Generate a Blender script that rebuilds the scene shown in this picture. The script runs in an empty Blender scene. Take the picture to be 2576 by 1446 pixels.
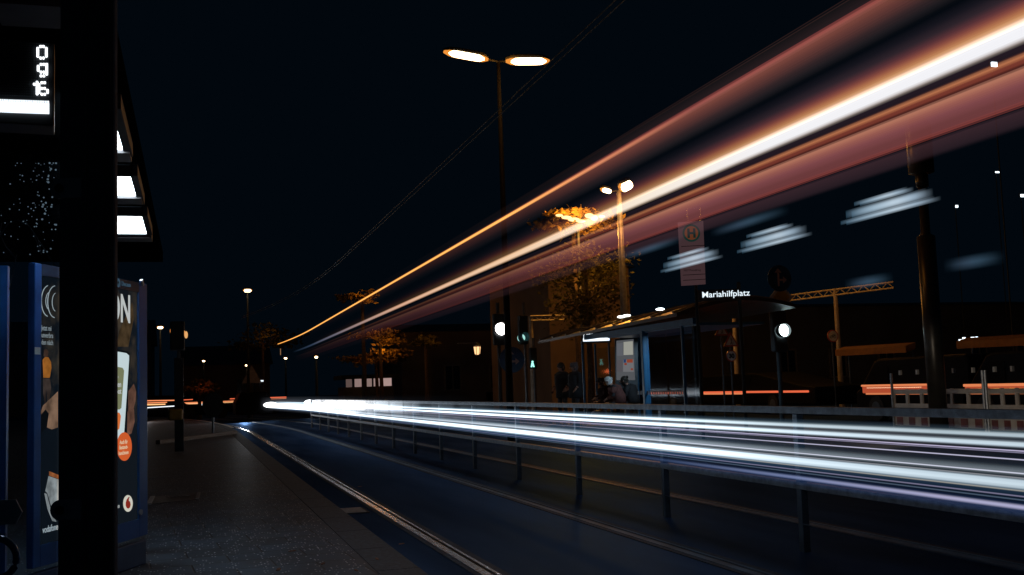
import bpy, bmesh, math, random
from mathutils import Vector, Matrix
random.seed(7)
S = bpy.context.scene
COL = S.collection
H = 1.25                                   # camera height over the road
F, CX, CY = 2690., 1287.5, 723.
R_ = Matrix(((0.95805535, -0.00670838, 0.2865047), (-0.28449514, 0.09819957, 0.95363481), (-0.03453199, -0.99514413, 0.09217212)))

def ray(x, y): return R_ @ Vector((x - CX, y - CY, F))
def at(x, y, X=None, Y=None, Z=None):      # where the sight line of a picture point meets a plane of the place
    r = ray(x, y)
    t = X / r.x if X is not None else Y / r.y if Y is not None else (Z - H) / r.z
    return Vector((r.x * t, r.y * t, H + r.z * t))
def onplane(x, y, p, n):
    r = ray(x, y); o = Vector((0, 0, H)); t = (p - o).dot(n) / r.dot(n)
    return o + r * t
def bend(y): return -0.0031 * (y - 36) ** 2 if y > 36 else 0.0

# ------------------------------------------------------------------ materials
def newmat(name):
    m = bpy.data.materials.new(name); m.use_nodes = True
    nt = m.node_tree; nt.nodes.clear()
    return m, nt, nt.nodes, nt.links
def mat(name, col, rough=0.6, metal=0.0, var=0.25, scale=6.0, bump=0.0, bscale=40.0, spec=0.5, coat=0.0):
    m, nt, N, L = newmat(name)
    o = N.new('ShaderNodeOutputMaterial'); b = N.new('ShaderNodeBsdfPrincipled')
    b.inputs['Roughness'].default_value = rough; b.inputs['Metallic'].default_value = metal
    b.inputs['Specular IOR Level'].default_value = spec; b.inputs['Coat Weight'].default_value = coat
    tc = N.new('ShaderNodeTexCoord'); nz = N.new('ShaderNodeTexNoise'); nz.inputs['Scale'].default_value = scale
    nz.inputs['Detail'].default_value = 5
    L.new(tc.outputs['Object'], nz.inputs['Vector'])
    rp = N.new('ShaderNodeValToRGB'); c = Vector(col)
    rp.color_ramp.elements[0].position = .3; rp.color_ramp.elements[1].position = .7
    rp.color_ramp.elements[0].color = (*(c * (1 - var)), 1); rp.color_ramp.elements[1].color = (*(c * (1 + var)), 1)
    L.new(nz.outputs['Fac'], rp.inputs['Fac']); L.new(rp.outputs['Color'], b.inputs['Base Color'])
    if bump:
        n2 = N.new('ShaderNodeTexNoise'); n2.inputs['Scale'].default_value = bscale; n2.inputs['Detail'].default_value = 4
        L.new(tc.outputs['Object'], n2.inputs['Vector'])
        bp = N.new('ShaderNodeBump'); bp.inputs['Strength'].default_value = bump; bp.inputs['Distance'].default_value = .01
        L.new(n2.outputs['Fac'], bp.inputs['Height']); L.new(bp.outputs['Normal'], b.inputs['Normal'])
    L.new(b.outputs[0], o.inputs['Surface'])
    return m
def emit(name, col, s=1.0):
    m, nt, N, L = newmat(name)
    o = N.new('ShaderNodeOutputMaterial'); e = N.new('ShaderNodeEmission')
    e.inputs['Color'].default_value = (*col, 1); e.inputs['Strength'].default_value = s
    L.new(e.outputs[0], o.inputs['Surface'])
    return m
def lightbar(name, stops, s=1.0, soft=4.0, lines=0.0, seed=0.0):
    """Luminous bar: colour set along its length (uv.x), a soft glow profile over its height (uv.y); what stands behind shows through."""
    m, nt, N, L = newmat(name)
    o = N.new('ShaderNodeOutputMaterial'); e = N.new('ShaderNodeEmission'); t = N.new('ShaderNodeBsdfTransparent')
    a = N.new('ShaderNodeAddShader'); uv = N.new('ShaderNodeUVMap'); sx = N.new('ShaderNodeSeparateXYZ')
    L.new(uv.outputs[0], sx.inputs[0])
    rp = N.new('ShaderNodeValToRGB'); els = rp.color_ramp.elements
    while len(els) < len(stops): els.new(.5)
    for el, (p, c) in zip(els, stops): el.position = p; el.color = (*c, 1)
    L.new(sx.outputs['X'], rp.inputs['Fac']); L.new(rp.outputs['Color'], e.inputs['Color'])
    def M(op, a_, b_=None):
        n = N.new('ShaderNodeMath'); n.operation = op
        for k, v in enumerate((a_, b_)):
            if v is None: continue
            if isinstance(v, (int, float)): n.inputs[k].default_value = v
            else: L.new(v, n.inputs[k])
        return n.outputs[0]
    w = M('ABSOLUTE', M('SUBTRACT', M('MULTIPLY', sx.outputs['Y'], 2.0), 1.0))
    p = M('MAXIMUM', M('SUBTRACT', 1.0, M('POWER', w, soft)), 0.0)
    if lines:
        nz = N.new('ShaderNodeTexNoise'); nz.noise_dimensions = '2D'; nz.inputs['Scale'].default_value = 1.0; nz.inputs['Detail'].default_value = 4
        cb = N.new('ShaderNodeCombineXYZ'); L.new(M('ADD', M('MULTIPLY', sx.outputs['Y'], 9.0), seed), cb.inputs[1]); L.new(M('MULTIPLY', sx.outputs['X'], 0.8), cb.inputs[0])
        L.new(cb.outputs[0], nz.inputs['Vector'])
        p = M('MULTIPLY', p, M('ADD', 1.0, M('MULTIPLY', M('SUBTRACT', nz.outputs['Fac'], .5), 2 * lines)))
    L.new(M('MULTIPLY', p, s), e.inputs['Strength'])
    L.new(e.outputs[0], a.inputs[0]); L.new(t.outputs[0], a.inputs[1]); L.new(a.outputs[0], o.inputs['Surface'])
    return m
def band(name, vst, ust, s=1.0, lines=.15, freq=60.0):
    """Luminous band: colours over its height (uv.y) times a level along its length (uv.x); what stands behind shows through."""
    m, nt, N, L = newmat(name)
    o = N.new('ShaderNodeOutputMaterial'); e = N.new('ShaderNodeEmission'); t = N.new('ShaderNodeBsdfTransparent'); a = N.new('ShaderNodeAddShader')
    uv = N.new('ShaderNodeUVMap'); sx = N.new('ShaderNodeSeparateXYZ'); L.new(uv.outputs[0], sx.inputs[0])
    def ramp(stops, src):
        rp = N.new('ShaderNodeValToRGB'); els = rp.color_ramp.elements
        while len(els) < len(stops): els.new(.5)
        for el, (p, c) in zip(els, stops): el.position = p; el.color = (*(c if isinstance(c, tuple) else (c, c, c)), 1)
        L.new(src, rp.inputs['Fac']); return rp.outputs['Color']
    mx = N.new('ShaderNodeMix'); mx.data_type = 'RGBA'; mx.blend_type = 'MULTIPLY'; mx.inputs[0].default_value = 1
    L.new(ramp(vst, sx.outputs['Y']), mx.inputs[6]); L.new(ramp(ust, sx.outputs['X']), mx.inputs[7]); L.new(mx.outputs[2], e.inputs['Color'])
    nz = N.new('ShaderNodeTexNoise'); nz.noise_dimensions = '2D'; nz.inputs['Scale'].default_value = 1.0; nz.inputs['Detail'].default_value = 3
    mp = N.new('ShaderNodeMapping'); mp.inputs['Scale'].default_value = (.6, freq, 1); L.new(uv.outputs[0], mp.inputs[0]); L.new(mp.outputs[0], nz.inputs['Vector'])
    mr = N.new('ShaderNodeMapRange'); mr.inputs['To Min'].default_value = s * .5 * (1 - lines); mr.inputs['To Max'].default_value = s * .5 * (1 + lines)
    mr.inputs['From Min'].default_value = .3; mr.inputs['From Max'].default_value = .7; L.new(nz.outputs['Fac'], mr.inputs['Value']); L.new(mr.outputs[0], e.inputs['Strength'])
    L.new(e.outputs[0], a.inputs[0]); L.new(t.outputs[0], a.inputs[1]); L.new(a.outputs[0], o.inputs['Surface'])
    return m
def sheer(name, col, clear=.5, var=.4, rough=.5):
    """See-through coloured panel with fine lines running along it."""
    m, nt, N, L = newmat(name)
    o = N.new('ShaderNodeOutputMaterial'); d = N.new('ShaderNodeBsdfPrincipled'); t = N.new('ShaderNodeBsdfTransparent'); mx = N.new('ShaderNodeMixShader')
    d.inputs['Roughness'].default_value = rough
    uv = N.new('ShaderNodeUVMap'); mp = N.new('ShaderNodeMapping'); mp.inputs['Scale'].default_value = (1.0, 14, 1)
    nz = N.new('ShaderNodeTexNoise'); nz.inputs['Scale'].default_value = 1.5; nz.inputs['Detail'].default_value = 6
    L.new(uv.outputs[0], mp.inputs[0]); L.new(mp.outputs[0], nz.inputs['Vector'])
    rp = N.new('ShaderNodeValToRGB'); c = Vector(col)
    rp.color_ramp.elements[0].position = .3; rp.color_ramp.elements[1].position = .7
    rp.color_ramp.elements[0].color = (*(c * (1 - var)), 1); rp.color_ramp.elements[1].color = (*(c * (1 + var)), 1)
    L.new(nz.outputs['Fac'], rp.inputs['Fac']); L.new(rp.outputs['Color'], d.inputs['Base Color'])
    mx.inputs['Fac'].default_value = clear
    L.new(d.outputs[0], mx.inputs[1]); L.new(t.outputs[0], mx.inputs[2]); L.new(mx.outputs[0], o.inputs['Surface'])
    return m
def clearglass(name, tint=(.8, .9, 1), gloss=.12, rough=.08):
    m, nt, N, L = newmat(name)
    o = N.new('ShaderNodeOutputMaterial'); g = N.new('ShaderNodeBsdfGlossy'); t = N.new('ShaderNodeBsdfTransparent'); mx = N.new('ShaderNodeMixShader')
    g.inputs['Roughness'].default_value = rough; t.inputs['Color'].default_value = (*tint, 1); mx.inputs['Fac'].default_value = gloss
    L.new(t.outputs[0], mx.inputs[1]); L.new(g.outputs[0], mx.inputs[2]); L.new(mx.outputs[0], o.inputs['Surface'])
    return m

# ------------------------------------------------------------------ mesh helpers
class MB:
    def __init__(s): s.v = []; s.f = []; s.uv = {}
    def box(s, c, d, rz=0.0, M=None):
        hx, hy, hz = d[0] / 2, d[1] / 2, d[2] / 2; b = len(s.v); cs, sn = math.cos(rz), math.sin(rz)
        for x, y, z in ((-1,-1,-1),(1,-1,-1),(1,1,-1),(-1,1,-1),(-1,-1,1),(1,-1,1),(1,1,1),(-1,1,1)):
            px, py, pz = x*hx, y*hy, z*hz
            p = Vector((c[0] + px*cs - py*sn, c[1] + px*sn + py*cs, c[2] + pz))
            s.v.append(M @ p if M else p)
        for q in ((0,3,2,1),(4,5,6,7),(0,1,5,4),(1,2,6,5),(2,3,7,6),(3,0,4,7)): s.f.append(tuple(b + k for k in q))
        return s
    def bar(s, a, b_, w, h=None, up=Vector((0, 0, 1))):
        h = h or w; a, b_ = Vector(a), Vector(b_); d = (b_ - a).normalized()
        if abs(d.dot(up)) > .98: up = Vector((1, 0, 0))
        sx = d.cross(up).normalized() * w / 2; sz = sx.cross(d).normalized() * h / 2; b = len(s.v)
        for e in (a, b_):
            for i, j in ((-1,-1),(1,-1),(1,1),(-1,1)): s.v.append(e + sx*i + sz*j)
        for q in ((0,3,2,1),(4,5,6,7),(0,1,5,4),(1,2,6,5),(2,3,7,6),(3,0,4,7)): s.f.append(tuple(b + k for k in q))
        return s
    def tube(s, pts, r, n=10, caps=True):
        pts = [Vector(p) for p in pts]; rr = r if isinstance(r, (list, tuple)) else [r] * len(pts); b = len(s.v)
        for i, p in enumerate(pts):
            d = ((pts[min(i+1, len(pts)-1)] - pts[max(i-1, 0)])).normalized()
            u = Vector((0, 0, 1)) if abs(d.z) < .9 else Vector((1, 0, 0))
            a = d.cross(u).normalized(); c = a.cross(d).normalized()
            for k in range(n):
                t = 2*math.pi*k/n; s.v.append(p + (a*math.cos(t) + c*math.sin(t)) * rr[i])
        for i in range(len(pts) - 1):
            for k in range(n): s.f.append((b+i*n+k, b+i*n+(k+1) % n, b+(i+1)*n+(k+1) % n, b+(i+1)*n+k))
        if caps:
            s.f.append(tuple(b+k for k in reversed(range(n)))); s.f.append(tuple(b+(len(pts)-1)*n+k for k in range(n)))
        return s
    def prism(s, poly, o, u, v, w):            # polygon (a,b) in the frame o+a*u+b*v, extruded by the vector w
        o, u, v, w = Vector(o), Vector(u), Vector(v), Vector(w); b = len(s.v); n = len(poly)
        for k in (0, 1):
            for a, c in poly: s.v.append(o + u*a + v*c + w*k)
        s.f.append(tuple(b+k for k in reversed(range(n)))); s.f.append(tuple(b+n+k for k in range(n)))
        for k in range(n): s.f.append((b+k, b+(k+1) % n, b+n+(k+1) % n, b+n+k))
        return s
    def disc(s, c, nrm, r, t, n=24, ry=None):
        c, nrm = Vector(c), Vector(nrm).normalized(); u = nrm.cross(Vector((0, 0, 1))).normalized(); v = u.cross(nrm)
        return s.prism([(math.cos(2*math.pi*k/n)*r, math.sin(2*math.pi*k/n)*(ry or r)) for k in range(n)], c - nrm*t/2, u, v, nrm*t)
    def ball(s, c, r, n=12, m=8):
        c = Vector(c); r = r if isinstance(r, (tuple, list, Vector)) else (r, r, r); b = len(s.v)
        for i in range(m + 1):
            a = math.pi*i/m
            for k in range(n):
                t = 2*math.pi*k/n; s.v.append(c + Vector((r[0]*math.sin(a)*math.cos(t), r[1]*math.sin(a)*math.sin(t), r[2]*math.cos(a))))
        for i in range(m):
            for k in range(n): s.f.append((b+i*n+k, b+(i+1)*n+k, b+(i+1)*n+(k+1) % n, b+i*n+(k+1) % n))
        return s
    def sweep(s, x0, x1, z0, z1, ya, yb, step=1.5):   # a bar along the curved track with uv along and across
        n = max(2, int(abs(yb - ya) / step) + 1); b = len(s.v)
        for i in range(n):
            y = ya + (yb - ya) * i / (n - 1); c = bend(y)
            for x, z in ((x0, z0), (x1, z0), (x1, z1), (x0, z1)): s.v.append(Vector((x + c, y, z)))
        vv = (0, 0, 1, 1)
        for i in range(n - 1):
            for k in range(4):
                k2 = (k+1) % 4; s.uv[len(s.f)] = [(i/(n-1), vv[k]), (i/(n-1), vv[k2]), ((i+1)/(n-1), vv[k2]), ((i+1)/(n-1), vv[k])]
                s.f.append((b+i*4+k, b+i*4+k2, b+(i+1)*4+k2, b+(i+1)*4+k))
        s.f.append((b, b+3, b+2, b+1)); e = b + (n-1)*4; s.f.append((e, e+1, e+2, e+3))
        return s
    def build(s, name, m, parent=None, smooth=False, bevel=0.0):
        me = bpy.data.meshes.new(name); me.from_pydata([tuple(p) for p in s.v], [], s.f)
        if s.uv:
            ul = me.uv_layers.new(name='uv')
            for p in me.polygons:
                q = s.uv.get(p.index)
                for li, c in zip(p.loop_indices, q or [(0, 0)] * len(p.loop_indices)): ul.data[li].uv = c
        bm = bmesh.new(); bm.from_mesh(me); bmesh.ops.recalc_face_normals(bm, faces=bm.faces[:]); bm.to_mesh(me); bm.free()
        if smooth:
            for p in me.polygons: p.use_smooth = True
        me.materials.append(m)
        o = bpy.data.objects.new(name, me); COL.objects.link(o)
        if bevel:
            bv = o.modifiers.new('bevel', 'BEVEL'); bv.width = bevel; bv.segments = 2; bv.limit_method = 'ANGLE'
        if parent: attach(o, parent)
        return o
WORLD = {}
def attach(o, parent):                      # parts are modelled in place; the root's offset is taken out of their mesh position
    o.parent = parent
    o.location = o.location - WORLD[parent] if parent in WORLD else o.location
    WORLD[o] = Vector((0, 0, 0)) if parent in WORLD else Vector((0, 0, 0))
def thing(name, label, cat, loc=(0, 0, 0), group=None):
    o = bpy.data.objects.new(name, None); COL.objects.link(o); o.empty_display_size = .1
    o.location = Vector(loc); o['label'] = label; o['category'] = cat
    if group: o['group'] = group
    WORLD[o] = Vector(loc)
    return o
def tag(o, label, cat, group=None):
    o['label'] = label; o['category'] = cat
    if group: o['group'] = group
    return o
def struct(name, mb, m, kind='structure', **k):
    o = mb.build(name, m, **k); o['kind'] = kind; return o
def text(name, body, size, o, u, v, m, parent=None, depth=.003, align='LEFT', bold=0.0, xs=1.0):
    c = bpy.data.curves.new(name, 'FONT'); c.body = body; c.size = size; c.align_x = align; c.extrude = depth / 2; c.offset = bold
    tmp = bpy.data.objects.new(name, c); COL.objects.link(tmp)
    me = bpy.data.meshes.new_from_object(tmp.evaluated_get(bpy.context.evaluated_depsgraph_get()))
    bpy.data.objects.remove(tmp)
    u, v = Vector(u).normalized(), Vector(v).normalized(); n = u.cross(v)
    M = Matrix(((u.x, v.x, n.x, o[0]), (u.y, v.y, n.y, o[1]), (u.z, v.z, n.z, o[2]), (0, 0, 0, 1)))
    me.transform(Matrix.Diagonal((xs, 1, 1, 1))); me.transform(M); me.materials.clear(); me.materials.append(m); me.name = name
    ob = bpy.data.objects.new(name, me); COL.objects.link(ob)
    if parent: attach(ob, parent)
    return ob
def lamp(kind, name, loc, col, power, size=.1, target=None, sx=None, spot=None):
    l = bpy.data.lights.new(name, kind); l.color = col; l.energy = power
    if kind == 'AREA':
        l.size = size
        if sx: l.shape = 'RECTANGLE'; l.size_y = sx
    else: l.shadow_soft_size = size
    if kind == 'SPOT': l.spot_size = math.radians(spot or 100); l.spot_blend = .5
    o = bpy.data.objects.new(name, l); COL.objects.link(o); o.location = loc
    if target is not None: o.rotation_euler = (Vector(target) - Vector(loc)).to_track_quat('-Z', 'Y').to_euler()
    return o

# ------------------------------------------------------------------ camera, world
cd = bpy.data.cameras.new('camera'); cam = bpy.data.objects.new('camera', cd); COL.objects.link(cam); S.camera = cam
cd.sensor_width = 36; cd.lens = F / 2575 * 36; cd.clip_start = .05; cd.clip_end = 2000
rt, dn, fw = R_.col[0], R_.col[1], R_.col[2]
cam.matrix_world = Matrix(((rt.x, -dn.x, -fw.x, 0), (rt.y, -dn.y, -fw.y, 0), (rt.z, -dn.z, -fw.z, H), (0, 0, 0, 1)))
w = bpy.data.worlds.new('World'); S.world = w; w.use_nodes = True
bg = w.node_tree.nodes['Background']; bg.inputs[0].default_value = (.0006, .0021, .0040, 1); bg.inputs[1].default_value = 1
S.view_settings.view_transform = 'Standard'; S.view_settings.look = 'None'; S.view_settings.exposure = 0; S.view_settings.gamma = 1
cy = S.cycles
cy.max_bounces = 6; cy.diffuse_bounces = 2; cy.glossy_bounces = 3; cy.transparent_max_bounces = 24; cy.caustics_reflective = False; cy.caustics_refractive = False
cy.sample_clamp_indirect = 3; cy.use_denoising = True

# ------------------------------------------------------------------ shared materials
M_black = mat('black_paint', (.03, .035, .04), .6, 0, .15, 6, 0, 10, .2)
M_iron = mat('dark_steel', (.09, .10, .11), .4, .6, .2)
M_bluep = mat('blue_paint', (.010, .075, .27), .4, 0, .25, 3)
M_galv = mat('galvanised_steel', (.35, .36, .38), .42, .8, .25, 12)
M_white = mat('white_plastic', (.55, .53, .5), .5, 0, .12)
M_glass = clearglass('shelter_glass', (.86, .92, .97), .05, .05)
M_bark = mat('bark', (.09, .06, .04), .9, 0, .4, 14, .6)
E_white = emit('white_lamp', (.92, .97, 1), 5)
E_cool = emit('cool_lamp', (.80, .93, 1), 3)
E_sod = emit('sodium_lamp', (1, .75, .42), 9)
E_rim = emit('sodium_glow_glass', (1, .34, .05), .9)
SOD = (1, .38, .06)

# ------------------------------------------------------------------ ground
def printed(name, col, s=1.0, sc=14.0, var=.45):
    m, nt, N, L = newmat(name)
    o = N.new('ShaderNodeOutputMaterial'); e = N.new('ShaderNodeEmission'); tc = N.new('ShaderNodeTexCoord'); n = N.new('ShaderNodeTexNoise')
    n.inputs['Scale'].default_value = sc; n.inputs['Detail'].default_value = 6; L.new(tc.outputs['Object'], n.inputs['Vector'])
    mr = N.new('ShaderNodeMapRange'); mr.inputs['From Min'].default_value = .3; mr.inputs['From Max'].default_value = .7; mr.inputs['To Min'].default_value = s * (1 - var); mr.inputs['To Max'].default_value = s * (1 + var)
    L.new(n.outputs['Fac'], mr.inputs['Value']); L.new(mr.outputs[0], e.inputs['Strength']); e.inputs['Color'].default_value = (*col, 1)
    L.new(e.outputs[0], o.inputs['Surface']); return m
def asphalt():
    m, nt, N, L = newmat('asphalt')
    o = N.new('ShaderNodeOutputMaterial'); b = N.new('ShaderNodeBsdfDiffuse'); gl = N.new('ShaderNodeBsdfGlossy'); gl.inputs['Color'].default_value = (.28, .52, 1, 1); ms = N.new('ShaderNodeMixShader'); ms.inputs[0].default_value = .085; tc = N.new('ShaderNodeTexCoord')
    n1 = N.new('ShaderNodeTexNoise'); n1.inputs['Scale'].default_value = .7; n1.inputs['Detail'].default_value = 6
    n2 = N.new('ShaderNodeTexNoise'); n2.inputs['Scale'].default_value = 160; n2.inputs['Detail'].default_value = 3
    mp = N.new('ShaderNodeMapping'); mp.inputs['Scale'].default_value = (2.2, .35, 1)
    L.new(tc.outputs['Object'], mp.inputs[0]); L.new(mp.outputs[0], n1.inputs['Vector']); L.new(tc.outputs['Object'], n2.inputs['Vector'])
    mx = N.new('ShaderNodeMix'); mx.data_type = 'FLOAT'; mx.inputs[0].default_value = .35
    L.new(n1.outputs['Fac'], mx.inputs[2]); L.new(n2.outputs['Fac'], mx.inputs[3])
    rp = N.new('ShaderNodeValToRGB'); rp.color_ramp.elements[0].position = .40; rp.color_ramp.elements[1].position = .62
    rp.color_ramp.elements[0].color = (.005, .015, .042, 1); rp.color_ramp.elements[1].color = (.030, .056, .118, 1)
    L.new(mx.outputs[0], rp.inputs[0]); L.new(rp.outputs[0], b.inputs['Color'])
    rr = N.new('ShaderNodeMapRange'); rr.inputs['To Min'].default_value = .28; rr.inputs['To Max'].default_value = .60
    L.new(n1.outputs['Fac'], rr.inputs['Value']); L.new(rr.outputs[0], gl.inputs['Roughness'])
    bp = N.new('ShaderNodeBump'); bp.inputs['Strength'].default_value = .55; bp.inputs['Distance'].default_value = .006
    L.new(n2.outputs['Fac'], bp.inputs['Height']); L.new(bp.outputs[0], b.inputs['Normal']); L.new(bp.outputs[0], gl.inputs['Normal'])
    L.new(b.outputs[0], ms.inputs[1]); L.new(gl.outputs[0], ms.inputs[2]); L.new(ms.outputs[0], o.inputs['Surface']); return m
M_asph = asphalt()
g = MB(); g.v = [Vector((-300, -60, 0)), Vector((400, -60, 0)), Vector((400, 600, 0)), Vector((-300, 600, 0))]; g.f = [(0, 1, 2, 3)]
struct('road', g, M_asph)

def paving():
    m, nt, N, L = newmat('paving_slabs')
    o = N.new('ShaderNodeOutputMaterial'); b = N.new('ShaderNodeBsdfPrincipled'); tc = N.new('ShaderNodeTexCoord')
    mp = N.new('ShaderNodeMapping'); mp.inputs['Rotation'].default_value = (0, 0, math.radians(-4))
    L.new(tc.outputs['Object'], mp.inputs[0])
    br = N.new('ShaderNodeTexBrick'); br.inputs['Scale'].default_value = 1.0; br.inputs['Brick Width'].default_value = .52; br.inputs['Row Height'].default_value = .35
    br.inputs['Mortar Size'].default_value = .007; br.inputs['Color1'].default_value = (.034, .060, .098, 1); br.inputs['Color2'].default_value = (.058, .096, .145, 1)
    br.inputs['Mortar'].default_value = (.012, .011, .011, 1); br.inputs['Mortar Smooth'].default_value = .3; br.inputs['Bias'].default_value = 0
    L.new(mp.outputs[0], br.inputs['Vector'])
    n1 = N.new('ShaderNodeTexNoise'); n1.inputs['Scale'].default_value = 2.3; n1.inputs['Detail'].default_value = 8; L.new(tc.outputs['Object'], n1.inputs['Vector'])
    rp = N.new('ShaderNodeValToRGB'); rp.color_ramp.elements[0].position = .3; rp.color_ramp.elements[1].position = .75
    rp.color_ramp.elements[0].color = (.25, .22, .22, 1); rp.color_ramp.elements[1].color = (1, 1, 1, 1); L.new(n1.outputs['Fac'], rp.inputs[0])
    mu = N.new('ShaderNodeMix'); mu.data_type = 'RGBA'; mu.blend_type = 'MULTIPLY'; mu.inputs[0].default_value = 1
    L.new(br.outputs['Color'], mu.inputs[6]); L.new(rp.outputs[0], mu.inputs[7])
    vo = N.new('ShaderNodeTexVoronoi'); vo.inputs['Scale'].default_value = 48; L.new(tc.outputs['Object'], vo.inputs['Vector'])
    sp = N.new('ShaderNodeSeparateXYZ'); L.new(vo.outputs['Color'], sp.inputs[0])
    def M(op, a_, b_):
        n = N.new('ShaderNodeMath'); n.operation = op
        for k, v in enumerate((a_, b_)):
            if isinstance(v, (int, float)): n.inputs[k].default_value = v
            else: L.new(v, n.inputs[k])
        return n.outputs[0]
    fl = M('MULTIPLY', M('LESS_THAN', vo.outputs['Distance'], .30), M('GREATER_THAN', sp.outputs['X'], .86))  # mica flecks, their glints painted as white specks
    m2 = N.new('ShaderNodeMix'); m2.data_type = 'RGBA'; L.new(fl, m2.inputs[0]); L.new(mu.outputs[2], m2.inputs[6]); m2.inputs[7].default_value = (.85, .88, .9, 1)
    L.new(m2.outputs[2], b.inputs['Base Color'])
    rr = N.new('ShaderNodeMapRange'); rr.inputs['To Min'].default_value = .42; rr.inputs['To Max'].default_value = .7; L.new(n1.outputs['Fac'], rr.inputs['Value'])
    L.new(rr.outputs[0], b.inputs['Roughness'])
    hgt = M('ADD', M('MULTIPLY', br.outputs['Fac'], -1.0), M('MULTIPLY', n1.outputs['Fac'], .5))
    bp = N.new('ShaderNodeBump'); bp.inputs['Strength'].default_value = .6; bp.inputs['Distance'].default_value = .008
    L.new(hgt, bp.inputs['Height']); L.new(bp.outputs[0], b.inputs['Normal'])
    L.new(b.outputs[0], o.inputs['Surface']); return m
M_pave = paving()
PZ = .12
def strip_sheet(xl, xr, z, ya, yb, step=1.0, zb=None):
    mb = MB(); n = int((yb - ya) / step) + 1
    for i in range(n):
        y = ya + (yb - ya) * i / (n - 1); c = bend(y)
        a, b_ = (xl(y) if callable(xl) else xl), xr + c
        mb.v += [Vector((a, y, z)), Vector((b_, y, z))]
    for i in range(n - 1): mb.f.append((2*i, 2*i+1, 2*i+3, 2*i+2))
    if zb is not None:
        b = len(mb.v)
        for i in range(n): mb.v.append(Vector((mb.v[2*i+1].x, mb.v[2*i+1].y, zb)))
        for i in range(n - 1): mb.f.append((2*i+1, b+i, b+i+1, 2*i+3))
    return mb
struct('pavement', strip_sheet(-14., 1.10, PZ, -6, 78), M_pave)
M_kerb = mat('kerb_granite', (.026, .040, .060), .7, 0, .5, 26, .9, 60)
kb = MB(); y = -4.0; rk = random.Random(3)
while y < 78:
    ln = rk.uniform(.9, 1.1); c0, c1 = bend(y), bend(y + ln)
    b = len(kb.v)
    for yy, c in ((y + .006, c0), (y + ln - .006, c1)):
        for x, z in ((1.105, -.02), (1.105, PZ + .002), (1.375, PZ + .002), (1.405, PZ - .025), (1.42, -.02)): kb.v.append(Vector((x + c, yy, z)))
    for k in range(5): kb.f.append((b+k, b+(k+1) % 5, b+5+(k+1) % 5, b+5+k))
    kb.f.append((b+4, b+3, b+2, b+1, b)); kb.f.append((b+5, b+6, b+7, b+8, b+9)); y += ln
struct('kerb', kb, M_kerb)
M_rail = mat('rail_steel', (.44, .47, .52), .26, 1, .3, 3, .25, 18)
M_rail2 = mat('rail_steel_shaded', (.07, .14, .22), .6, 0, .35, 3, .25, 18, .12)  # same steel in dull blue, cooler shade painted into the colour
M_groove = mat('rail_groove', (.008, .008, .009), .8)
M_gran = mat('rail_side_concrete', (.030, .055, .090), .7, 0, .4, 22, .6, 60, .1)
for x in (1.90, 3.46, 5.02, 6.58):
    e = MB()
    for xa, xb in ((x - .10, x - .06), (x + .062, x + .12)): e.sweep(xa, xb, -.03, .006, -4, 78, 1.0)
    struct('rail_bed', e, M_gran)
    r = MB(); r.sweep(x - .058, x + .002, -.03, .010, -4, 78, 1.0); r.sweep(x + .036, x + .060, -.03, .009, -4, 78, 1.0)
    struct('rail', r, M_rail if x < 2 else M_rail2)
    gv = MB(); gv.sweep(x + .003, x + .035, -.03, .003, -4, 78, 1.0); struct('rail_groove', gv, M_groove)
# opposite platform and the road behind it
struct('platform', strip_sheet(lambda y: 9.2 + bend(y), 14.0, .115, 4, 60, 2.0, 0), mat('platform_slabs', (.07, .065, .065), .7, 0, .35, 4, .4, 30))
pk = MB()
for i in range(56): pk.box((9.12 + bend(4.5 + i), 4.5 + i, .06), (.15, .99, .13))
struct('platform_kerb', pk, M_kerb)
# cover plate, gutter grate, low border at the left
def groundbox(name, pts, z, t, m): 
    mb = MB(); mb.prism([(p.x, p.y) for p in pts], (0, 0, z), (1, 0, 0), (0, 1, 0), (0, 0, t)); return mb
t = thing('manhole_cover', 'long rectangular steel cover plate let into the pavement beside the advertising case', 'manhole cover', at(435, 1255, Z=PZ))
q = [at(a, b_, Z=PZ) for a, b_ in ((374, 1269), (496, 1256), (500, 1240), (384, 1250))]
groundbox('cover_plate', q, PZ - .001, .005, None).build('cover_plate', mat('cover_plate_steel', (.05, .046, .045), .4, .5, .3, 20, .8, 60), t)
fr = MB()
fr.bar(q[0] + Vector((0, 0, .006)), q[3] + Vector((0, 0, .006)), .05, .014); fr.bar(q[1] + Vector((0, 0, .006)), q[2] + Vector((0, 0, .006)), .035, .012)
fr.build('cover_frame', M_galv, t)
sl = MB()
for k in range(6):
    p = at(424 + 9 * k, 1250 - k * .9, Z=PZ + .006); sl.box(p, (.02, .09, .006), .4)
sl.build('lifting_slot', M_galv, t)
t = thing('drain_grate', 'small slotted drain grate in the gutter between kerb and near rail', 'drain', at(925, 1283, Z=0))
pc = at(925, 1283, Z=0); pc.x = 1.60
MB().box((pc.x, pc.y, .002), (.30, .50, .012)).build('grate_frame', M_black, t)
sl = MB()
for k in range(7): sl.box((pc.x, pc.y - .2 + k * .066, .010), (.24, .03, .010))
sl.build('grate_bar', M_galv, t)
bo = MB(); a = at(397, 1117, Z=PZ); b_ = at(592, 1091, Z=PZ)
bo.bar(a + Vector((0, 0, .05)), b_ + Vector((0, 0, .05)), .12, .10)
tag(bo.build('low_border', mat('border_stone', (.06, .05, .045), .7, 0, .4, 14, .5), bevel=.01), 'low stone edging on the pavement behind the square signal post', 'border stone')
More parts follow.
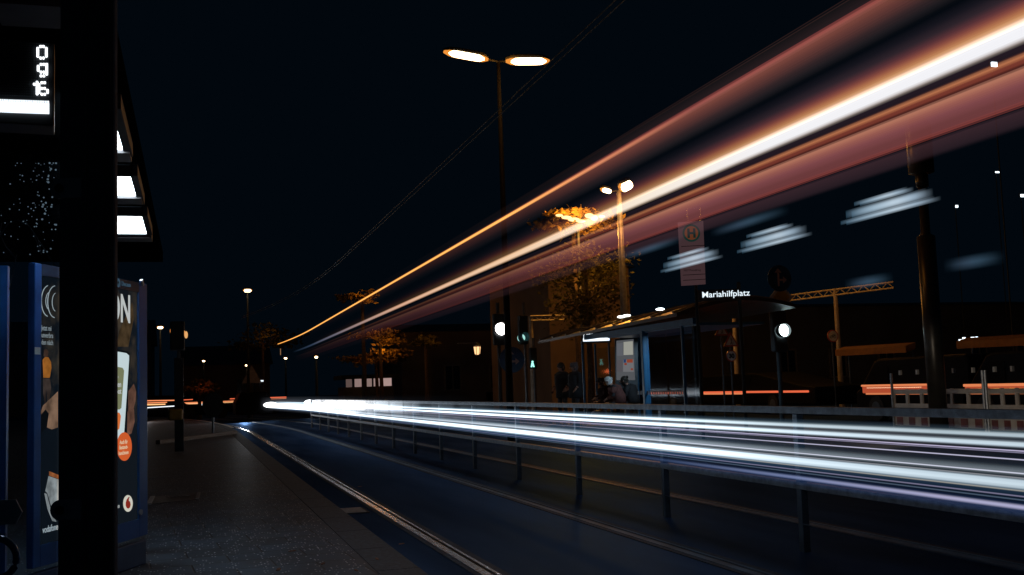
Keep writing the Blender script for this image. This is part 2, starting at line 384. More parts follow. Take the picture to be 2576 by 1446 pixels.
# fallen leaves and specks of litter
M_leafdry = mat('dry_leaf', (.20, .09, .05), .8, 0, .4, 30)
def dry_leaf(px, py, k, rz, sz):
    p = at(px, py, Z=PZ)
    poly = [(-1, 0), (-.5, .38), (0, .3), (.45, .42), (1, .02), (.5, -.4), (.05, -.28), (-.5, -.36)]
    mb = MB(); c, s_ = math.cos(rz), math.sin(rz)
    mb.prism([(sz*(a*c - b*s_), sz*(a*s_ + b*c)) for a, b in poly], p + Vector((0, 0, .006)), (1, 0, 0), (0, 1, .12), (0, 0, .004))
    return tag(mb.build('fallen_leaf', M_leafdry), k, 'leaf', 'fallen leaves on the pavement')
for i, (px, py, k) in enumerate([(812, 1420, 'brown fallen leaf lying nearest the advertising case'), (896, 1437, 'curled brown leaf at the bottom edge of the pavement'), (948, 1408, 'reddish leaf on the glittering paving slabs'),
        (735, 1388, 'small dry leaf on a dark slab in mid pavement'), (1268, 1443, ''), (905, 1225, 'pale scrap of leaf on the dark pavement behind'), (1010, 1370, 'dark leaf beside the kerb stones'), (700, 1435, 'flat dry leaf on the slab left of the glittering ones')]):
    if k: dry_leaf(px, py, k, random.uniform(0, 3), random.uniform(.022, .036))

# ------------------------------------------------------------------ the passing tram: its light trails as glowing bars and bands
XW = 3.86
def zz(m): return H + m * XW
tram = thing('tram', 'tram passing in the night as long white, orange and salmon bands of light', 'tram', (2.7, 20, 0))
W1 = (.85, .93, 1.0); PE = (1.0, .60, .33)
def bar_(name, m0, m1, ya, yb, M, dx=0., th=.03, step=1.5): return MB().sweep(XW - dx - th/2, XW - dx + th/2, zz(m0), zz(m1), ya, yb, step).build(name, M, tram)
YB = 46.0
def U(rows, ya=1.2, yb=YB): return [((y - ya) / (yb - ya), c) for y, c in rows]
def V(rows):
    lo, hi = rows[0][0], rows[-1][0]; return [((m - lo) / (hi - lo), c) for m, c in rows]
K0 = (0, 0, 0)
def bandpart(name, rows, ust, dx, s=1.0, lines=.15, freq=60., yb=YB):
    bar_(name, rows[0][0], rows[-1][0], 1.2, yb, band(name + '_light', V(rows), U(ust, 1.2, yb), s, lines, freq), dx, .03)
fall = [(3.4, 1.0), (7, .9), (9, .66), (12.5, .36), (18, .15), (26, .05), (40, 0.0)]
# roof edge trail, its gradient and fine lines put into emission
bandpart('roof_trail_band', [(.500, K0), (.512, (.012, .009, .010)), (.525, (.035, .017, .017)), (.543, (.115, .037, .030)), (.558, (.20, .060, .042)), (.5655, (.32, .072, .055)), (.5675, (.30, .06, .06)), (.5685, (.02, .01, .01)), (.592, (.006, .004, .003)), (.5935, (.05, .02, .015)), (.595, K0)], [(3.4, .9), (7, 1.0), (9, .85), (12, .4), (18, .15), (26, .06), (40, 0.0)], 0, 1, .25, 90)
bar_('roof_trail_strip', .5510, .5595, 1.2, 46.5, lightbar('roof_line_glow', [(0, (.0, .0, .0)), (.14, (.02, .01, .01)), (.19, (.32, .12, .05)), (.26, (.85, .36, .08)), (.8, (.95, .42, .09)), (1, (.8, .32, .06))], 1.3, 2, .1), .04, .03)  # thin orange light trail drawn as a glowing strip
# trail of the saloon lighting; warm falloff above it painted as emission
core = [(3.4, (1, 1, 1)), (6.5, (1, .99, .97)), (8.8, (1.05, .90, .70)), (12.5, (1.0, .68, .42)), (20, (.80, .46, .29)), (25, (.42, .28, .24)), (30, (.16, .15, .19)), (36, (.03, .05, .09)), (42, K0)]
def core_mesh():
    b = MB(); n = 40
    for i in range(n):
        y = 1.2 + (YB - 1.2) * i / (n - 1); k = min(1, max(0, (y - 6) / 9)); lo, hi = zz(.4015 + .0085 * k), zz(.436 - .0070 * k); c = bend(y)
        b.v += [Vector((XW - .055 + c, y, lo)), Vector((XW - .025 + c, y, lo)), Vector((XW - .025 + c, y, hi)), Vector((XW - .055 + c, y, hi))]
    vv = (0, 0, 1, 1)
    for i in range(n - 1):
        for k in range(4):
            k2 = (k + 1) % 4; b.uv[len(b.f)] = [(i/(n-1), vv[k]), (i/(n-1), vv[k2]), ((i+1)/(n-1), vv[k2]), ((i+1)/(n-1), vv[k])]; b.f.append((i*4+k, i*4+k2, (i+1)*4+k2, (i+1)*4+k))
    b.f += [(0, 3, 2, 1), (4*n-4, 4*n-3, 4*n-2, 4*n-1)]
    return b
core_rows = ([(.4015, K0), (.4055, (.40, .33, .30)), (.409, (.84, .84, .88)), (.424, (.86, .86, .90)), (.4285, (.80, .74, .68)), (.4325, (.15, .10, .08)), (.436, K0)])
core_mesh().build('white_trail_strip', band('saloon_trail_glow', V(core_rows), U(core), 1.06, .05, 20), tram)
bandpart('window_trail_band', [(.430, (.6, .3, .13)), (.434, (.66, .33, .14)), (.4355, (.42, .18, .07)), (.4375, (.66, .34, .15)), (.445, (.47, .18, .075)), (.452, (.27, .075, .050)), (.460, (.11, .032, .036)), (.470, (.030, .017, .022)), (.484, (.008, .006, .009)), (.5, K0)], [(3.4, 1.0), (6, .9), (8, .62), (11, .26), (16, .07), (24, .015), (36, 0.0)], .0, 1, .12, 110)
bandpart('rail_trail_band', [(.3775, K0), (.380, (.13, .026, .016)), (.384, (.21, .042, .024)), (.3865, (.16, .036, .022)), (.389, (.46, .155, .065)), (.3915, (.54, .20, .085)), (.3935, (.10, .03, .02)), (.395, (.014, .007, .010)), (.4035, (.016, .008, .012))], fall, .0, 1, .35, 60)  # copper trail below the white one, glow painted in
bandpart('side_trail_band', [(.300, K0), (.306, (.020, .010, .013)), (.3235, (.036, .016, .020)), (.3245, (.004, .003, .005)), (.328, (.006, .004, .005)), (.3285, (.25, .045, .035)), (.3300, (.09, .022, .020)), (.3320, (.25, .05, .04)), (.3335, (.15, .04, .04)), (.343, (.15, .042, .042)), (.356, (.21, .062, .066)), (.366, (.32, .105, .080)), (.3735, (.46, .18, .11)), (.3755, (.40, .16, .11)), (.3765, (.02, .006, .007)), (.378, K0)], [(3.4, 1.0), (8, .92), (10, .65), (13, .38), (19, .18), (28, .06), (42, 0.0)], .0, 1, .10, 80)  # salmon trail with its falloff painted as emission
# head lamp trails low down, gaps and fade painted as emission
def low(n, m0, m1, stops, s, soft, ya=1.2, yb=50, dx=.0, lines=.1, th=.03): bar_(n, m0, m1, ya, yb, lightbar('low_trail_glow', stops, s, soft, lines, m0 * 90), dx, th)
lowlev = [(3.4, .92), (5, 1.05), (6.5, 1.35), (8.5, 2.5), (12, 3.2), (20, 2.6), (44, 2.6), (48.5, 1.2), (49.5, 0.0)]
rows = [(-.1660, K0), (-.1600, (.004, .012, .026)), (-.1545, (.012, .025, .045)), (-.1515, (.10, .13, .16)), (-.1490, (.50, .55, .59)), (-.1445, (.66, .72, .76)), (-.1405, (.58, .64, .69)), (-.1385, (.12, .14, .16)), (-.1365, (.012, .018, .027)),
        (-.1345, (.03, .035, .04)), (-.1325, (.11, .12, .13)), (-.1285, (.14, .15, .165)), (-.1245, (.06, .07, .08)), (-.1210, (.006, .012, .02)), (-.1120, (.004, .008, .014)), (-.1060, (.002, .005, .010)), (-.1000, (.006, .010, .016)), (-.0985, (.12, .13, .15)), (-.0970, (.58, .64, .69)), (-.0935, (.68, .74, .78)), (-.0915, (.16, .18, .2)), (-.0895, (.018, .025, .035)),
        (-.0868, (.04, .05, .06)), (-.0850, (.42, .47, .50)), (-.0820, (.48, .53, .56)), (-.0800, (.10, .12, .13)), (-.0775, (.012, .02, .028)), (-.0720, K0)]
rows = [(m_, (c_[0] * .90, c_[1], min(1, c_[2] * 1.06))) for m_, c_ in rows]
bar_('headlight_trail_strip', rows[0][0], rows[-1][0], 1.2, 49.5, band('headlight_trail_glow', V(rows), U(lowlev, 1.2, 49.5), 1.0, .22, 70), .0, .03)
def low(n, m0, m1, stops, s, soft, ya=1.2, yb=50, dx=.0, lines=.1, th=.03): bar_(n, m0, m1, ya, yb, lightbar('low_trail_glow', stops, s, soft, lines, m0 * 90), dx, th)
low('low_trail_strip', -.1760, -.1685, [(0, (.62, .60, .85)), (.075, (.50, .48, .68)), (.105, (.20, .24, .42)), (.145, (.03, .05, .11)), (.20, K0), (1, K0)], .42, 1.5, dx=.03)  # low violet light trail, drawn as a glowing strip
low('low_trail_strip', -.1840, -.1620, [(0, (.015, .035, .10)), (.09, (.010, .025, .075)), (.15, (.005, .012, .04)), (.22, K0), (1, K0)], .5, 1.2, dx=.06)  # blue haze around that trail, painted as faint glow
for m_, c_, s_ in ((-.1030, (.55, .50, .72), .55), (-.1052, (.3, .28, .42), .4), (-.1140, (.62, .60, .80), .5), (-.1312, (.7, .7, .85), .45), (-.1370, (.4, .4, .42), .3), (-.1530, (.55, .48, .36), .3), (-.1600, (.4, .36, .55), .3), (-.1645, (.2, .3, .45), .2)):
    e_ = .35 if m_ == -.1140 else 1.0
    low('thin_trail_strip', m_ - .0008, m_ + .0008, [(0, c_), (.10, c_), (.2, tuple(k * e_ * .8 for k in c_)), (.8, tuple(k * .5 * e_ for k in c_)), (1, K0)], s_, 3, th=.02, lines=.6)  # fine trail lines drawn as glowing strips
low('trail_flare_strip', -.118, -.048, [(0, K0), (.25, (.04, .05, .06)), (.45, (.4, .45, .5)), (.6, (1, 1, 1)), (.88, (1, 1, 1)), (1, (.3, .3, .35))], 1.5, 1.6, ya=13, yb=35.5, dx=.05, lines=.3)  # flare where the trails converge, painted as glow; likewise the next two
low('trail_flare_strip', -.150, -.095, [(0, K0), (.3, (.05, .06, .07)), (.6, (.6, .65, .7)), (.85, (1, 1, 1)), (1, (1, 1, 1))], 1.5, 2, ya=12, yb=49, dx=.05, lines=.3)
low('trail_flare_strip', -.185, -.02, [(0, K0), (.3, (.01, .014, .02)), (.6, (.05, .06, .075)), (.85, (.07, .075, .09)), (1, K0)], .55, 1.0, ya=14, yb=52, dx=.05, lines=.5)
for px, py, px2, py2, f in ((2132, 541, 2368, 488, 1), (1867, 617, 2043, 582, .9), (1672, 669, 1818, 646, .85)):
    a, b_ = at(px, py, X=XW), at(px2, py2, X=XW); q = MB()
    for dz, dy0, dy1 in ((.0, -.04, .04), (.050, .05, .20), (-.042, -.10, -.02)):
        q.sweep(XW - .02, XW + .02, a.z + dz - (.014 if dz else .027), a.z + dz + (.014 if dz else .027), a.y - dy0 - .05, b_.y + dy1 + .05, .2)
    q.build('ceiling_lamp', lightbar('ceiling_lamp_tube', [(0, (.04, .1, .16)), (.3, (.42, .58, .72)), (.6, (.7, .86, 1)), (.8, (.45, .6, .75)), (1, (0, 0, 0))], (.38 if dz else 1.2) * f, 2.2), tram)
for px, py, px2, py2 in ((1790, 575, 1980, 540), (1560, 637, 1715, 612), (2380, 670, 2520, 645), (2130, 716, 2240, 700)):
    a, b_ = at(px, py, X=XW), at(px2, py2, X=XW); ya, yb = sorted((a.y, b_.y)); z0 = (a.z + b_.z) / 2
    MB().sweep(XW - .02, XW + .02, z0 - .04, z0 + .04, ya, yb, .2).build('ceiling_lamp', lightbar('ceiling_lamp_dim', [(0, (.0, .0, .0)), (.45, (.16, .32, .5)), (.6, (.16, .28, .45)), (1, (0, 0, 0))], .10, 1), tram)

# ------------------------------------------------------------------ railing between track and far lane
XF = 4.20
M_post = mat('railing_steel', (.07, .09, .12), .45, .3, .3, 9, .2, 40)
M_railtop = mat('railing_top', (.10, .115, .14), .5, .2, .45, 16, .4, 60)
M_fpanel = mat('railing_panel', (.010, .018, .035), .30, 0, .2, 4, .05, 10, .6)
fence = thing('railing', 'long thin steel railing with a top and a middle rail beside the tram track', 'railing', (XF, 12, 0))
ys = [2.2 + 2.35 * k for k in range(17)]
tr = MB(); tr.sweep(XF - .035, XF + .035, .985, 1.035, 2.2, ys[-1], 1.0); tr.build('top_rail', M_railtop, fence)
mr = MB(); mr.sweep(XF - .03, XF + .03, .445, .495, 2.2, ys[-1], 1.0); mr.build('middle_rail', M_railtop, fence)
lr = MB(); lr.sweep(XF - .026, XF - .018, .196, .203, 2.2, ys[-1], 1.0); lr.build('track_glint_line', M_post, fence)  # thin line stands for highlights on the track rails beyond
for i, y in enumerate(ys):
    c = bend(y)
    MB().box((XF + c, y, .49), (.055, .06, .985)).build('post', M_post, fence, bevel=.004)
# ------------------------------------------------------------------ near shelter at the left
def upx(px, py, d): # point at a distance along the optical axis
    r = ray(px, py); return Vector((0, 0, H)) + r * (d / F)
D0 = 2.0
pl, pr = upx(145, 700, D0), upx(288, 700, D0); pw = (pr - pl); pw.z = 0
ux = pw.normalized(); uy = Vector((-ux.y, ux.x, 0)); W0 = pw.length
pc = (pl + pr) / 2
shel = thing('tram_shelter', 'near dark tram shelter: black square post, clamped glass pane and lit ceiling at the left', 'shelter', (pc.x, pc.y + .05, PZ))
ang = math.atan2(ux.y, ux.x)
M_postb = mat('shelter_post_paint', (.10, .13, .16), .7, 0, .2, 8, .1, 30, .1)
pb = MB(); pb.box((pc.x + uy.x*.012, pc.y + uy.y*.012, 1.5), (W0 * .985, .024, 3.0), ang)
pb.build('post', M_postb, shel, bevel=.006)
bp0, bp1 = at(-30, 900, Y=7.2), at(20, 900, Y=7.2)
MB().box(((bp0.x + bp1.x) / 2, 7.2, 1.1), (bp1.x - bp0.x, .08, 2.0)).build('side_post', M_bluep, shel)
gr = MB()
for fx in (.5, .82, .93):
    p = pl + ux * W0 * fx; gr.box((p.x - uy.x*.0005, p.y - uy.y*.0005, 1.5), (.0025, .004, 2.99), ang)
gr.build('post_seam', mat('post_seam_steel', (.16, .13, .13), .35, .7), shel)
def dirtyglass():
    m, nt, N, L = newmat('scratched_glass')
    o = N.new('ShaderNodeOutputMaterial'); t = N.new('ShaderNodeBsdfTransparent'); d = N.new('ShaderNodeBsdfDiffuse'); mx = N.new('ShaderNodeMixShader')
    tc = N.new('ShaderNodeTexCoord'); t.inputs['Color'].default_value = (.82, .88, .93, 1); d.inputs['Color'].default_value = (.5, .55, .6, 1)
    n = N.new('ShaderNodeTexNoise'); n.inputs['Scale'].default_value = 9; n.inputs['Detail'].default_value = 6; L.new(tc.outputs['Object'], n.inputs['Vector'])
    rp = N.new('ShaderNodeValToRGB'); rp.color_ramp.elements[0].position = .5; rp.color_ramp.elements[1].position = .8
    rp.color_ramp.elements[0].color = (.01, .01, .01, 1); rp.color_ramp.elements[1].color = (.16, .16, .16, 1)
    L.new(n.outputs['Fac'], rp.inputs[0]); L.new(rp.outputs[0], mx.inputs[0]); L.new(t.outputs[0], mx.inputs[1]); L.new(d.outputs[0], mx.inputs[2]); L.new(mx.outputs[0], o.inputs['Surface'])
    return m
GN = uy
gp = pl + uy * .012
def gpt(px, py, off=0.): return onplane(px, py, gp + uy * off, uy)
g0, g1 = gpt(-500, 405), gpt(141, 405); zt = g1.z; zb_ = gpt(141, 1640).z
MB().prism([(0, .30), (W0 * 9, .30), (W0 * 9, zt), (0, zt)], (g1.x - ux.x * W0 * 9, g1.y - ux.y * W0 * 9, 0), ux, (0, 0, 1), uy * .010).build('glass_pane', dirtyglass(), shel)
rd = random.Random(5); dr = MB(); NV = -uy
for k in range(90):
    px = 141 - abs(rd.gauss(0, 42)); py = 410 + rd.random() ** 1.6 * 230
    if px < 2: continue
    dr.disc(gpt(px, py, -.0015), NV, rd.uniform(.0004, .0016) * (1.3 if px > 105 else .8), .001, 8)
for k in range(16): dr.disc(gpt(rd.uniform(2, 90), rd.uniform(430, 640), -.0015), NV, rd.uniform(.0006, .0013), .001, 8)
dr.build('water_drops', emit('drop_painted_glint', (.25, .36, .46), .30), shel)['kind'] = 'stuff'  # faint emission stands for light caught in the drops
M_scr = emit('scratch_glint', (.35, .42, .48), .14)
sc = MB()
for pts in ([(2, 590), (20, 562), (45, 553), (75, 570), (95, 600), (104, 640)], [(4, 560), (0, 590), (15, 620), (40, 650)], [(60, 552), (82, 580), (104, 640)], [(98, 605), (120, 640), (138, 668)], [(42, 640), (30, 700), (22, 730)]):
    sc.tube([gpt(a, b_, -.002) for a, b_ in pts], .0006, 4)
sc.build('scratch', mat('glass_scratch', (.5, .55, .6), .5), shel)
M_clamp = mat('clamp_steel', (.6, .46, .46), .55, .0, .2, 20, .2, 60)
for py0, py1, br in ((449, 498, 1), (1258, 1308, 0)):
    a, b_, c0 = gpt(150, py0, -.014), gpt(204, py1, -.014), gpt(150, (py0 + py1) / 2, -.014); hh = (a.z - b_.z) / 2; ww = (gpt(204, (py0 + py1) / 2, -.014) - c0).length
    poly = [(ww, -hh), (ww, hh)] + [(math.cos(t_) * hh, math.sin(t_) * hh) for t_ in [math.pi/2 + math.pi * k / 12 for k in range(13)]]
    cl = MB().prism(poly, c0, ux, (0, 0, 1), uy * .02).build('clamp', M_clamp, shel, bevel=.002)
    MB().disc(c0 - uy * .002, -uy, hh * .42, .006, 16).build('clamp_screw', M_black, cl)
# roof with three lit ceiling panels
RZ = 2.52
rf = MB()
xr = -.20
def ceil(px, py, z=RZ): return at(px, py, Z=z)
beams = []
cov = [(4.65 * 1.058, 5.5 * 1.058), (6.05 * 1.058, 6.88 * 1.058), (7.38 * 1.058, 8.2 * 1.058)]
xe = -.315 * 1.058
rf.box(((xe - 1.9) / 2 + .06, 6.5, RZ + .12), (1.9 + xe + .0, 9.0, .10))
rf.build('roof', mat('roof_dark', (.002, .0025, .003), .9, 0, .1, 4, 0, 10, .0), shel)
for k, (y0, y1) in enumerate(cov):
    xl_ = at(205, 600, Y=(y0 + y1) / 2).x; pwid = xe - xl_; ctr = ((xe + xl_) / 2, (y0 + y1) / 2, RZ + .03)
    fr = MB()
    fr.box((xe + .02, ctr[1], RZ + .035), (.04, y1 - y0 + .08, .07)); fr.box((ctr[0], y0 - .02, RZ + .03), (pwid + .02, .04, .06)); fr.box((ctr[0], y1 + .02, RZ + .03), (pwid + .02, .04, .06))
    f_ = fr.build('ceiling_light_frame', mat('ceiling_frame', (.05, .06, .07), .6, .0), shel)
    MB().box((ctr[0] - .002, ctr[1], RZ + .022), (pwid - .004, y1 - y0 - .01, .03)).build('diffuser', emit('ceiling_diffuser', (.80, .93, 1), 11), f_)
for y in (3.7, 5.84, 7.15, 8.9):
    MB().box((xe - .12, y, RZ + .015), (.30, .22, .05)).build('roof_beam', mat('roof_beam_paint', (.16, .15, .16), .5), shel)
# things in the near shelter seen through the glass
st = MB(); a, b_ = gpt(-60, 1262, .02), gpt(50, 1320, .02)
hz = (a.z - b_.z) / 2; wl = (gpt(55, 1290, .02) - gpt(-60, 1290, .02)).length
st.prism([(0, -hz), (wl - .012, -hz), (wl, 0), (wl - .012, hz), (0, hz)], gpt(-60, 1291, .02), ux, (0, 0, 1), uy * .004)
tag(st.build('sticker', mat('grey_sticker', (.62, .72, .8), .6)), 'pale grey blue rounded sticker on the shelter glass at the left edge', 'sticker')
lp = MB(); cc = upx(-12, 1404, 2.9); r_ = .058; fx = upx(42, 1404, 2.9) - cc; fx.normalize()
lp.tube([cc + fx * (r_ * math.sin(t_)) + Vector((0, 0, r_ * .92 * math.cos(t_))) for t_ in [math.pi * k / 14 for k in range(15)]] + [cc + Vector((0, 0, -r_ * .92)) - fx * .1], .0095, 12)
lp.tube([cc - fx * .1 + Vector((0, 0, r_ * .92)), cc + Vector((0, 0, r_ * .92))], .0095, 12)
lp.tube([cc - fx * .1 + Vector((0, 0, r_ * .92)), Vector((cc.x - fx.x * .1, cc.y - fx.y * .1, PZ))], .0095, 12)
tag(lp.build('seat_armrest', mat('blue_gloss_tube', (.02, .07, .16), .12, .3, .1), smooth=True), 'shiny dark blue bent tube armrest in the bottom left corner', 'armrest')
# ------------------------------------------------------------------ departure display
disp = None
dn_ = Vector((0.10, -1, 0)).normalized(); dpx = at(60, 200, Y=3.3)
du = Vector((0, 0, 1)).cross(dn_) * 1; du = Vector((-dn_.y, dn_.x, 0)).normalized()
def dp(px, py, off=0.): return onplane(px, py, dpx + dn_ * off, dn_)
disp = thing('departure_display', 'black hanging departure display with white dot matrix digits and a lit white bar', 'display', dpx)
tl, br2 = dp(-330, 70), dp(136, 300)
wd = (Vector((tl.x, tl.y, 0)) - Vector((br2.x, br2.y, 0))).length
MB().prism([(0, br2.z - .02), (wd, br2.z - .02), (wd, tl.z), (0, tl.z)], (tl.x, tl.y, 0), du, (0, 0, 1), -dn_ * .12).build('housing', mat('display_housing', (.012, .015, .018), .5), disp, bevel=.004)
M_dot = emit('led_lit', (.92, .96, 1), 2.2); M_dotw = emit('led_bar', (.85, .93, 1), 1.5); M_doto = mat('led_off', (.10, .12, .14), .35)
glyph = {'0': ["0110", "1001", "1001", "1001", "1001", "1001", "0110"], '9': ["0111", "1001", "1001", "1001", "0111", "0001", "0110"],
         '1': ["001", "011", "001", "001", "001", "001", "001"], '6': ["0110", "1000", "1000", "1110", "1001", "1001", "0110"]}
off = MB(); PIT = 6.05
for i in range(21):
    for j in range(27):
        px, py = 122 - i * PIT, 110 + j * PIT - i * .22
        if py < 244 and px > -4: off.disc(dp(px, py, .003), dn_, .0011, .003, 6)
off.build('dot_grid', M_doto, disp)['kind'] = 'stuff'
for ch, x0, y0 in (('0', 95, 117), ('9', 96, 162), ('1', 79, 207), ('6', 98, 208)):
    gm = MB()
    for j, row in enumerate(glyph[ch]):
        for i, b in enumerate(row):
            if b == '1': gm.disc(dp(x0 + i * PIT * 1.18, y0 + j * PIT * .80, .006), dn_, .0036, .006, 10)
    gm.build('digit', M_dot, disp)
bm_ = MB()
for i in range(24):
    for j in range(6): bm_.disc(dp(121 - i * PIT, 256 - i * .22 + j * PIT * .92, .006), dn_, .0034 - (.0008 if j == 0 else 0), .006, 10)
bm_.build('lit_bar', M_dotw, disp)
MB().box(dp(-70, 30, -.05), (.05, .05, .55)).build('hanger', M_black, disp)

# ------------------------------------------------------------------ advertising case
ad_dir = Vector((.4457, 1, 0)).normalized(); ad_n = Vector((ad_dir.y, -ad_dir.x, 0)); ad_p = Vector((-.314, 7.978, PZ))
def ap(px, py, off=0.): return onplane(px, py, ad_p + ad_n * off, ad_n)
def a2(px, py): p = ap(px, py); return ((p - ad_p).dot(ad_dir), p.z)
case = thing('advertising_case', 'blue lit advertising case with phone poster standing behind the black post', 'advertising case', ad_p)
sL = a2(80, 1000)[0]; sR = a2(366, 1000)[0]; zT = a2(80, 660)[1]; zB = PZ
iL = a2(98, 1000)[0]; iR = a2(345, 1000)[0]; iT = a2(98, 692)[1]; iB = a2(99, 1371)[1]
def rect(l, r, b, t_, off, th, name, m, par, bevel=0.):
    return MB().prism([(l, b), (r, b), (r, t_), (l, t_)], ad_p + ad_n * off - Vector((0, 0, PZ)), ad_dir, (0, 0, 1), ad_n * th).build(name, m, par, bevel=bevel)
# frame pieces stand proud of the poster
rect(sL, iL, iB - .12, zT, -.03, .045, 'frame_side', M_bluep, case, .006); rect(iR, sR, iB - .12, zT, -.03, .045, 'frame_side', M_bluep, case, .006)
rect(iL, iR, iT, zT, -.03, .0445, 'frame_top', mat('case_header', (.008, .022, .05), .4), case); rect(iL, iR, iB - .12, iB, -.03, .0445, 'frame_bottom', M_bluep, case)
rect(sL + .01, sR - .01, PZ, iB - .15, -.03, .04, 'plinth', mat('plinth_paint', (.012, .04, .10), .5, 0, .3, 5), case, .01)
def po(name, pts, m, off, par=None): # flat printed shape on the poster
    return MB().prism([a2(*p) for p in pts], ad_p + ad_n * (off - .02) - Vector((0, 0, PZ)), ad_dir, (0, 0, 1), ad_n * .0012).build(name, m, par or poster)
def posterbg():
    m, nt, N, L = newmat('poster_print')
    o = N.new('ShaderNodeOutputMaterial'); e = N.new('ShaderNodeEmission'); tc = N.new('ShaderNodeTexCoord')
    n = N.new('ShaderNodeTexNoise'); n.inputs['Scale'].default_value = 5; n.inputs['Detail'].default_value = 3; L.new(tc.outputs['Object'], n.inputs['Vector'])
    rp = N.new('ShaderNodeValToRGB'); els = rp.color_ramp.elements
    els[0].position = .45; els[0].color = (.006, .009, .013, 1); els[1].position = .72; els[1].color = (.06, .045, .03, 1)
    e2 = els.new(.8); e2.color = (.22, .13, .05, 1)
    sp = N.new('ShaderNodeSeparateXYZ'); L.new(tc.outputs['Object'], sp.inputs[0])
    mr = N.new('ShaderNodeMapRange'); mr.inputs['From Min'].default_value = .55; mr.inputs['From Max'].default_value = 1.2; L.new(sp.outputs['Z'], mr.inputs['Value'])
    mu = N.new('ShaderNodeMath'); mu.operation = 'MULTIPLY'; L.new(n.outputs['Fac'], mu.inputs[0]); L.new(mr.outputs[0], mu.inputs[1])
    L.new(mu.outputs[0], rp.inputs[0]); L.new(rp.outputs[0], e.inputs['Color']); e.inputs['Strength'].default_value = .9; L.new(e.outputs[0], o.inputs['Surface']); return m
poster = rect(iL, iR, iB, iT, -.02, .02, 'poster', posterbg(), case)
P_w = emit('print_white', (.62, .66, .66), .75); P_dim = emit('print_grey', (.45, .48, .48), .62); P_ol = emit('print_olive', (.17, .185, .10), 1); P_or = emit('print_orange', (.62, .15, .035), 1)
P_bl = emit('print_black', (.004, .005, .006), 1); P_ph = emit('print_phone', (.52, .63, .66), 1); P_sk = printed('print_skin', (.30, .16, .095), .8, 9, .6); P_sk2 = printed('print_hand', (.10, .05, .035), 1)
P_vest = printed('print_vest', (.42, .13, .02), .8); P_sock = printed('print_sock', (.36, .36, .34), .85); P_red = emit('print_red', (.22, .02, .012), 1); P_dr = emit('print_dark_red', (.30, .05, .02), 1)
# phone, hand, badge at the right
po('poster_hand', [(322, 985), (336, 965), (342, 985), (340, 1010), (333, 1035), (322, 1040)], P_sk2, .0205); po('poster_hand', [(320, 1035), (336, 1028), (338, 1060), (330, 1090), (319, 1095)], P_sk2, .0212)
po('poster_phone', [(258, 872), (318, 883), (326, 890), (327, 905), (314, 1105), (309, 1112), (255, 1112)], P_bl, .0220)
po('poster_phone_screen', [(258, 878), (316, 888), (323, 894), (323, 905), (310, 1098), (304, 1106), (255, 1108)], P_ph, .0235)
po('poster_tile', [(258, 916), (306, 925), (310, 932), (303, 1026), (298, 1030), (256, 1027)], P_ol, .0250); po('poster_tile', [(258, 1035), (298, 1038), (302, 1046), (298, 1078), (292, 1083), (256, 1086)], P_or, .0250)
po('poster_badge', [(310 + 19 * math.cos(k * math.pi / 16), 1123 + 36 * math.sin(k * math.pi / 16)) for k in range(32)], emit('print_badge', (.58, .10, .025), 1), .0265)
def ptext(body, px, py, hpx, m, off, align='LEFT', bold=.0, xs=1.0):
    off -= .0195; p = ap(px, py, off); sz = (ap(px, py - hpx, off).z - p.z) * 1.42
    return text('poster_lettering', body, sz, p, ad_dir, (0, 0, 1), m, poster, .001, align, bold * sz, xs)
P_cream = emit('print_cream', (.75, .55, .36), .9)
ptext('Auch für', 311, 1116, 10, P_cream, .029, 'CENTER', .01, .82); ptext('Bestands-', 311, 1129, 10, P_cream, .029, 'CENTER', .01, .82); ptext('kund:innen', 311, 1143, 10, P_cream, .029, 'CENTER', .01, .82)
ptext('Dein', 299, 951, 8, P_dim, .027, 'RIGHT'); ptext('Daten', 305, 973, 14, P_w, .027, 'RIGHT', .015, .95); ptext('depot', 305, 990, 14, P_w, .027, 'RIGHT', .015, .95)
ptext('ON', 329, 811, 68, P_w, .023, 'RIGHT', .022, .72)
ptext('can', 291, 1279, 11, P_w, .023, 'LEFT', .0, .95)
lc = (321, 1266)
po('poster_logo', [(lc[0] + 12 * math.cos(k * math.pi / 16), lc[1] + 21 * math.sin(k * math.pi / 16)) for k in range(32)], emit('print_logo_white', (.58, .56, .48), 1), .0215)
po('poster_logo', [(322, 1250), (317.5, 1256), (315, 1264), (315, 1272), (318, 1278), (321.5, 1279), (325.5, 1276), (327, 1269), (325.5, 1261), (322.5, 1259.5), (322.8, 1254), (325, 1249.5)], P_red, .0232)
# left part: emblem of rings, lines of text, runner, foot
def arc(cx, cy, rx, ry, a0, a1, w_, m, off):
    n = 16; pts = []
    for k in range(n + 1): t_ = math.radians(a0 + (a1 - a0) * k / n); pts.append((cx + rx * math.cos(t_), cy + ry * math.sin(t_)))
    for k in range(n, -1, -1): t_ = math.radians(a0 + (a1 - a0) * k / n); pts.append((cx + (rx - w_) * math.cos(t_), cy + (ry - w_) * math.sin(t_)))
    return po('poster_emblem', pts, m, off)
arc(122, 757, 20, 40, 100, 262, 1.8, P_w, .022); arc(137, 759, 20, 41, 95, 268, 1.8, P_w, .0245); arc(124, 757, 11, 23, 105, 258, 1.4, P_w, .0232); arc(139, 760, 11, 24, 105, 258, 1.4, P_w, .0257)
ptext('Jetzt mi', 104, 830, 13, P_dim, .023, 'LEFT', .008, .80); ptext('unverbra', 104, 848, 13, P_dim, .023, 'LEFT', .008, .80); ptext('den näch', 104, 866, 13, P_dim, .023, 'LEFT', .008, .80)
ptext('vodafone', 107, 1341, 17, P_w, .023, 'LEFT', .004, .80)
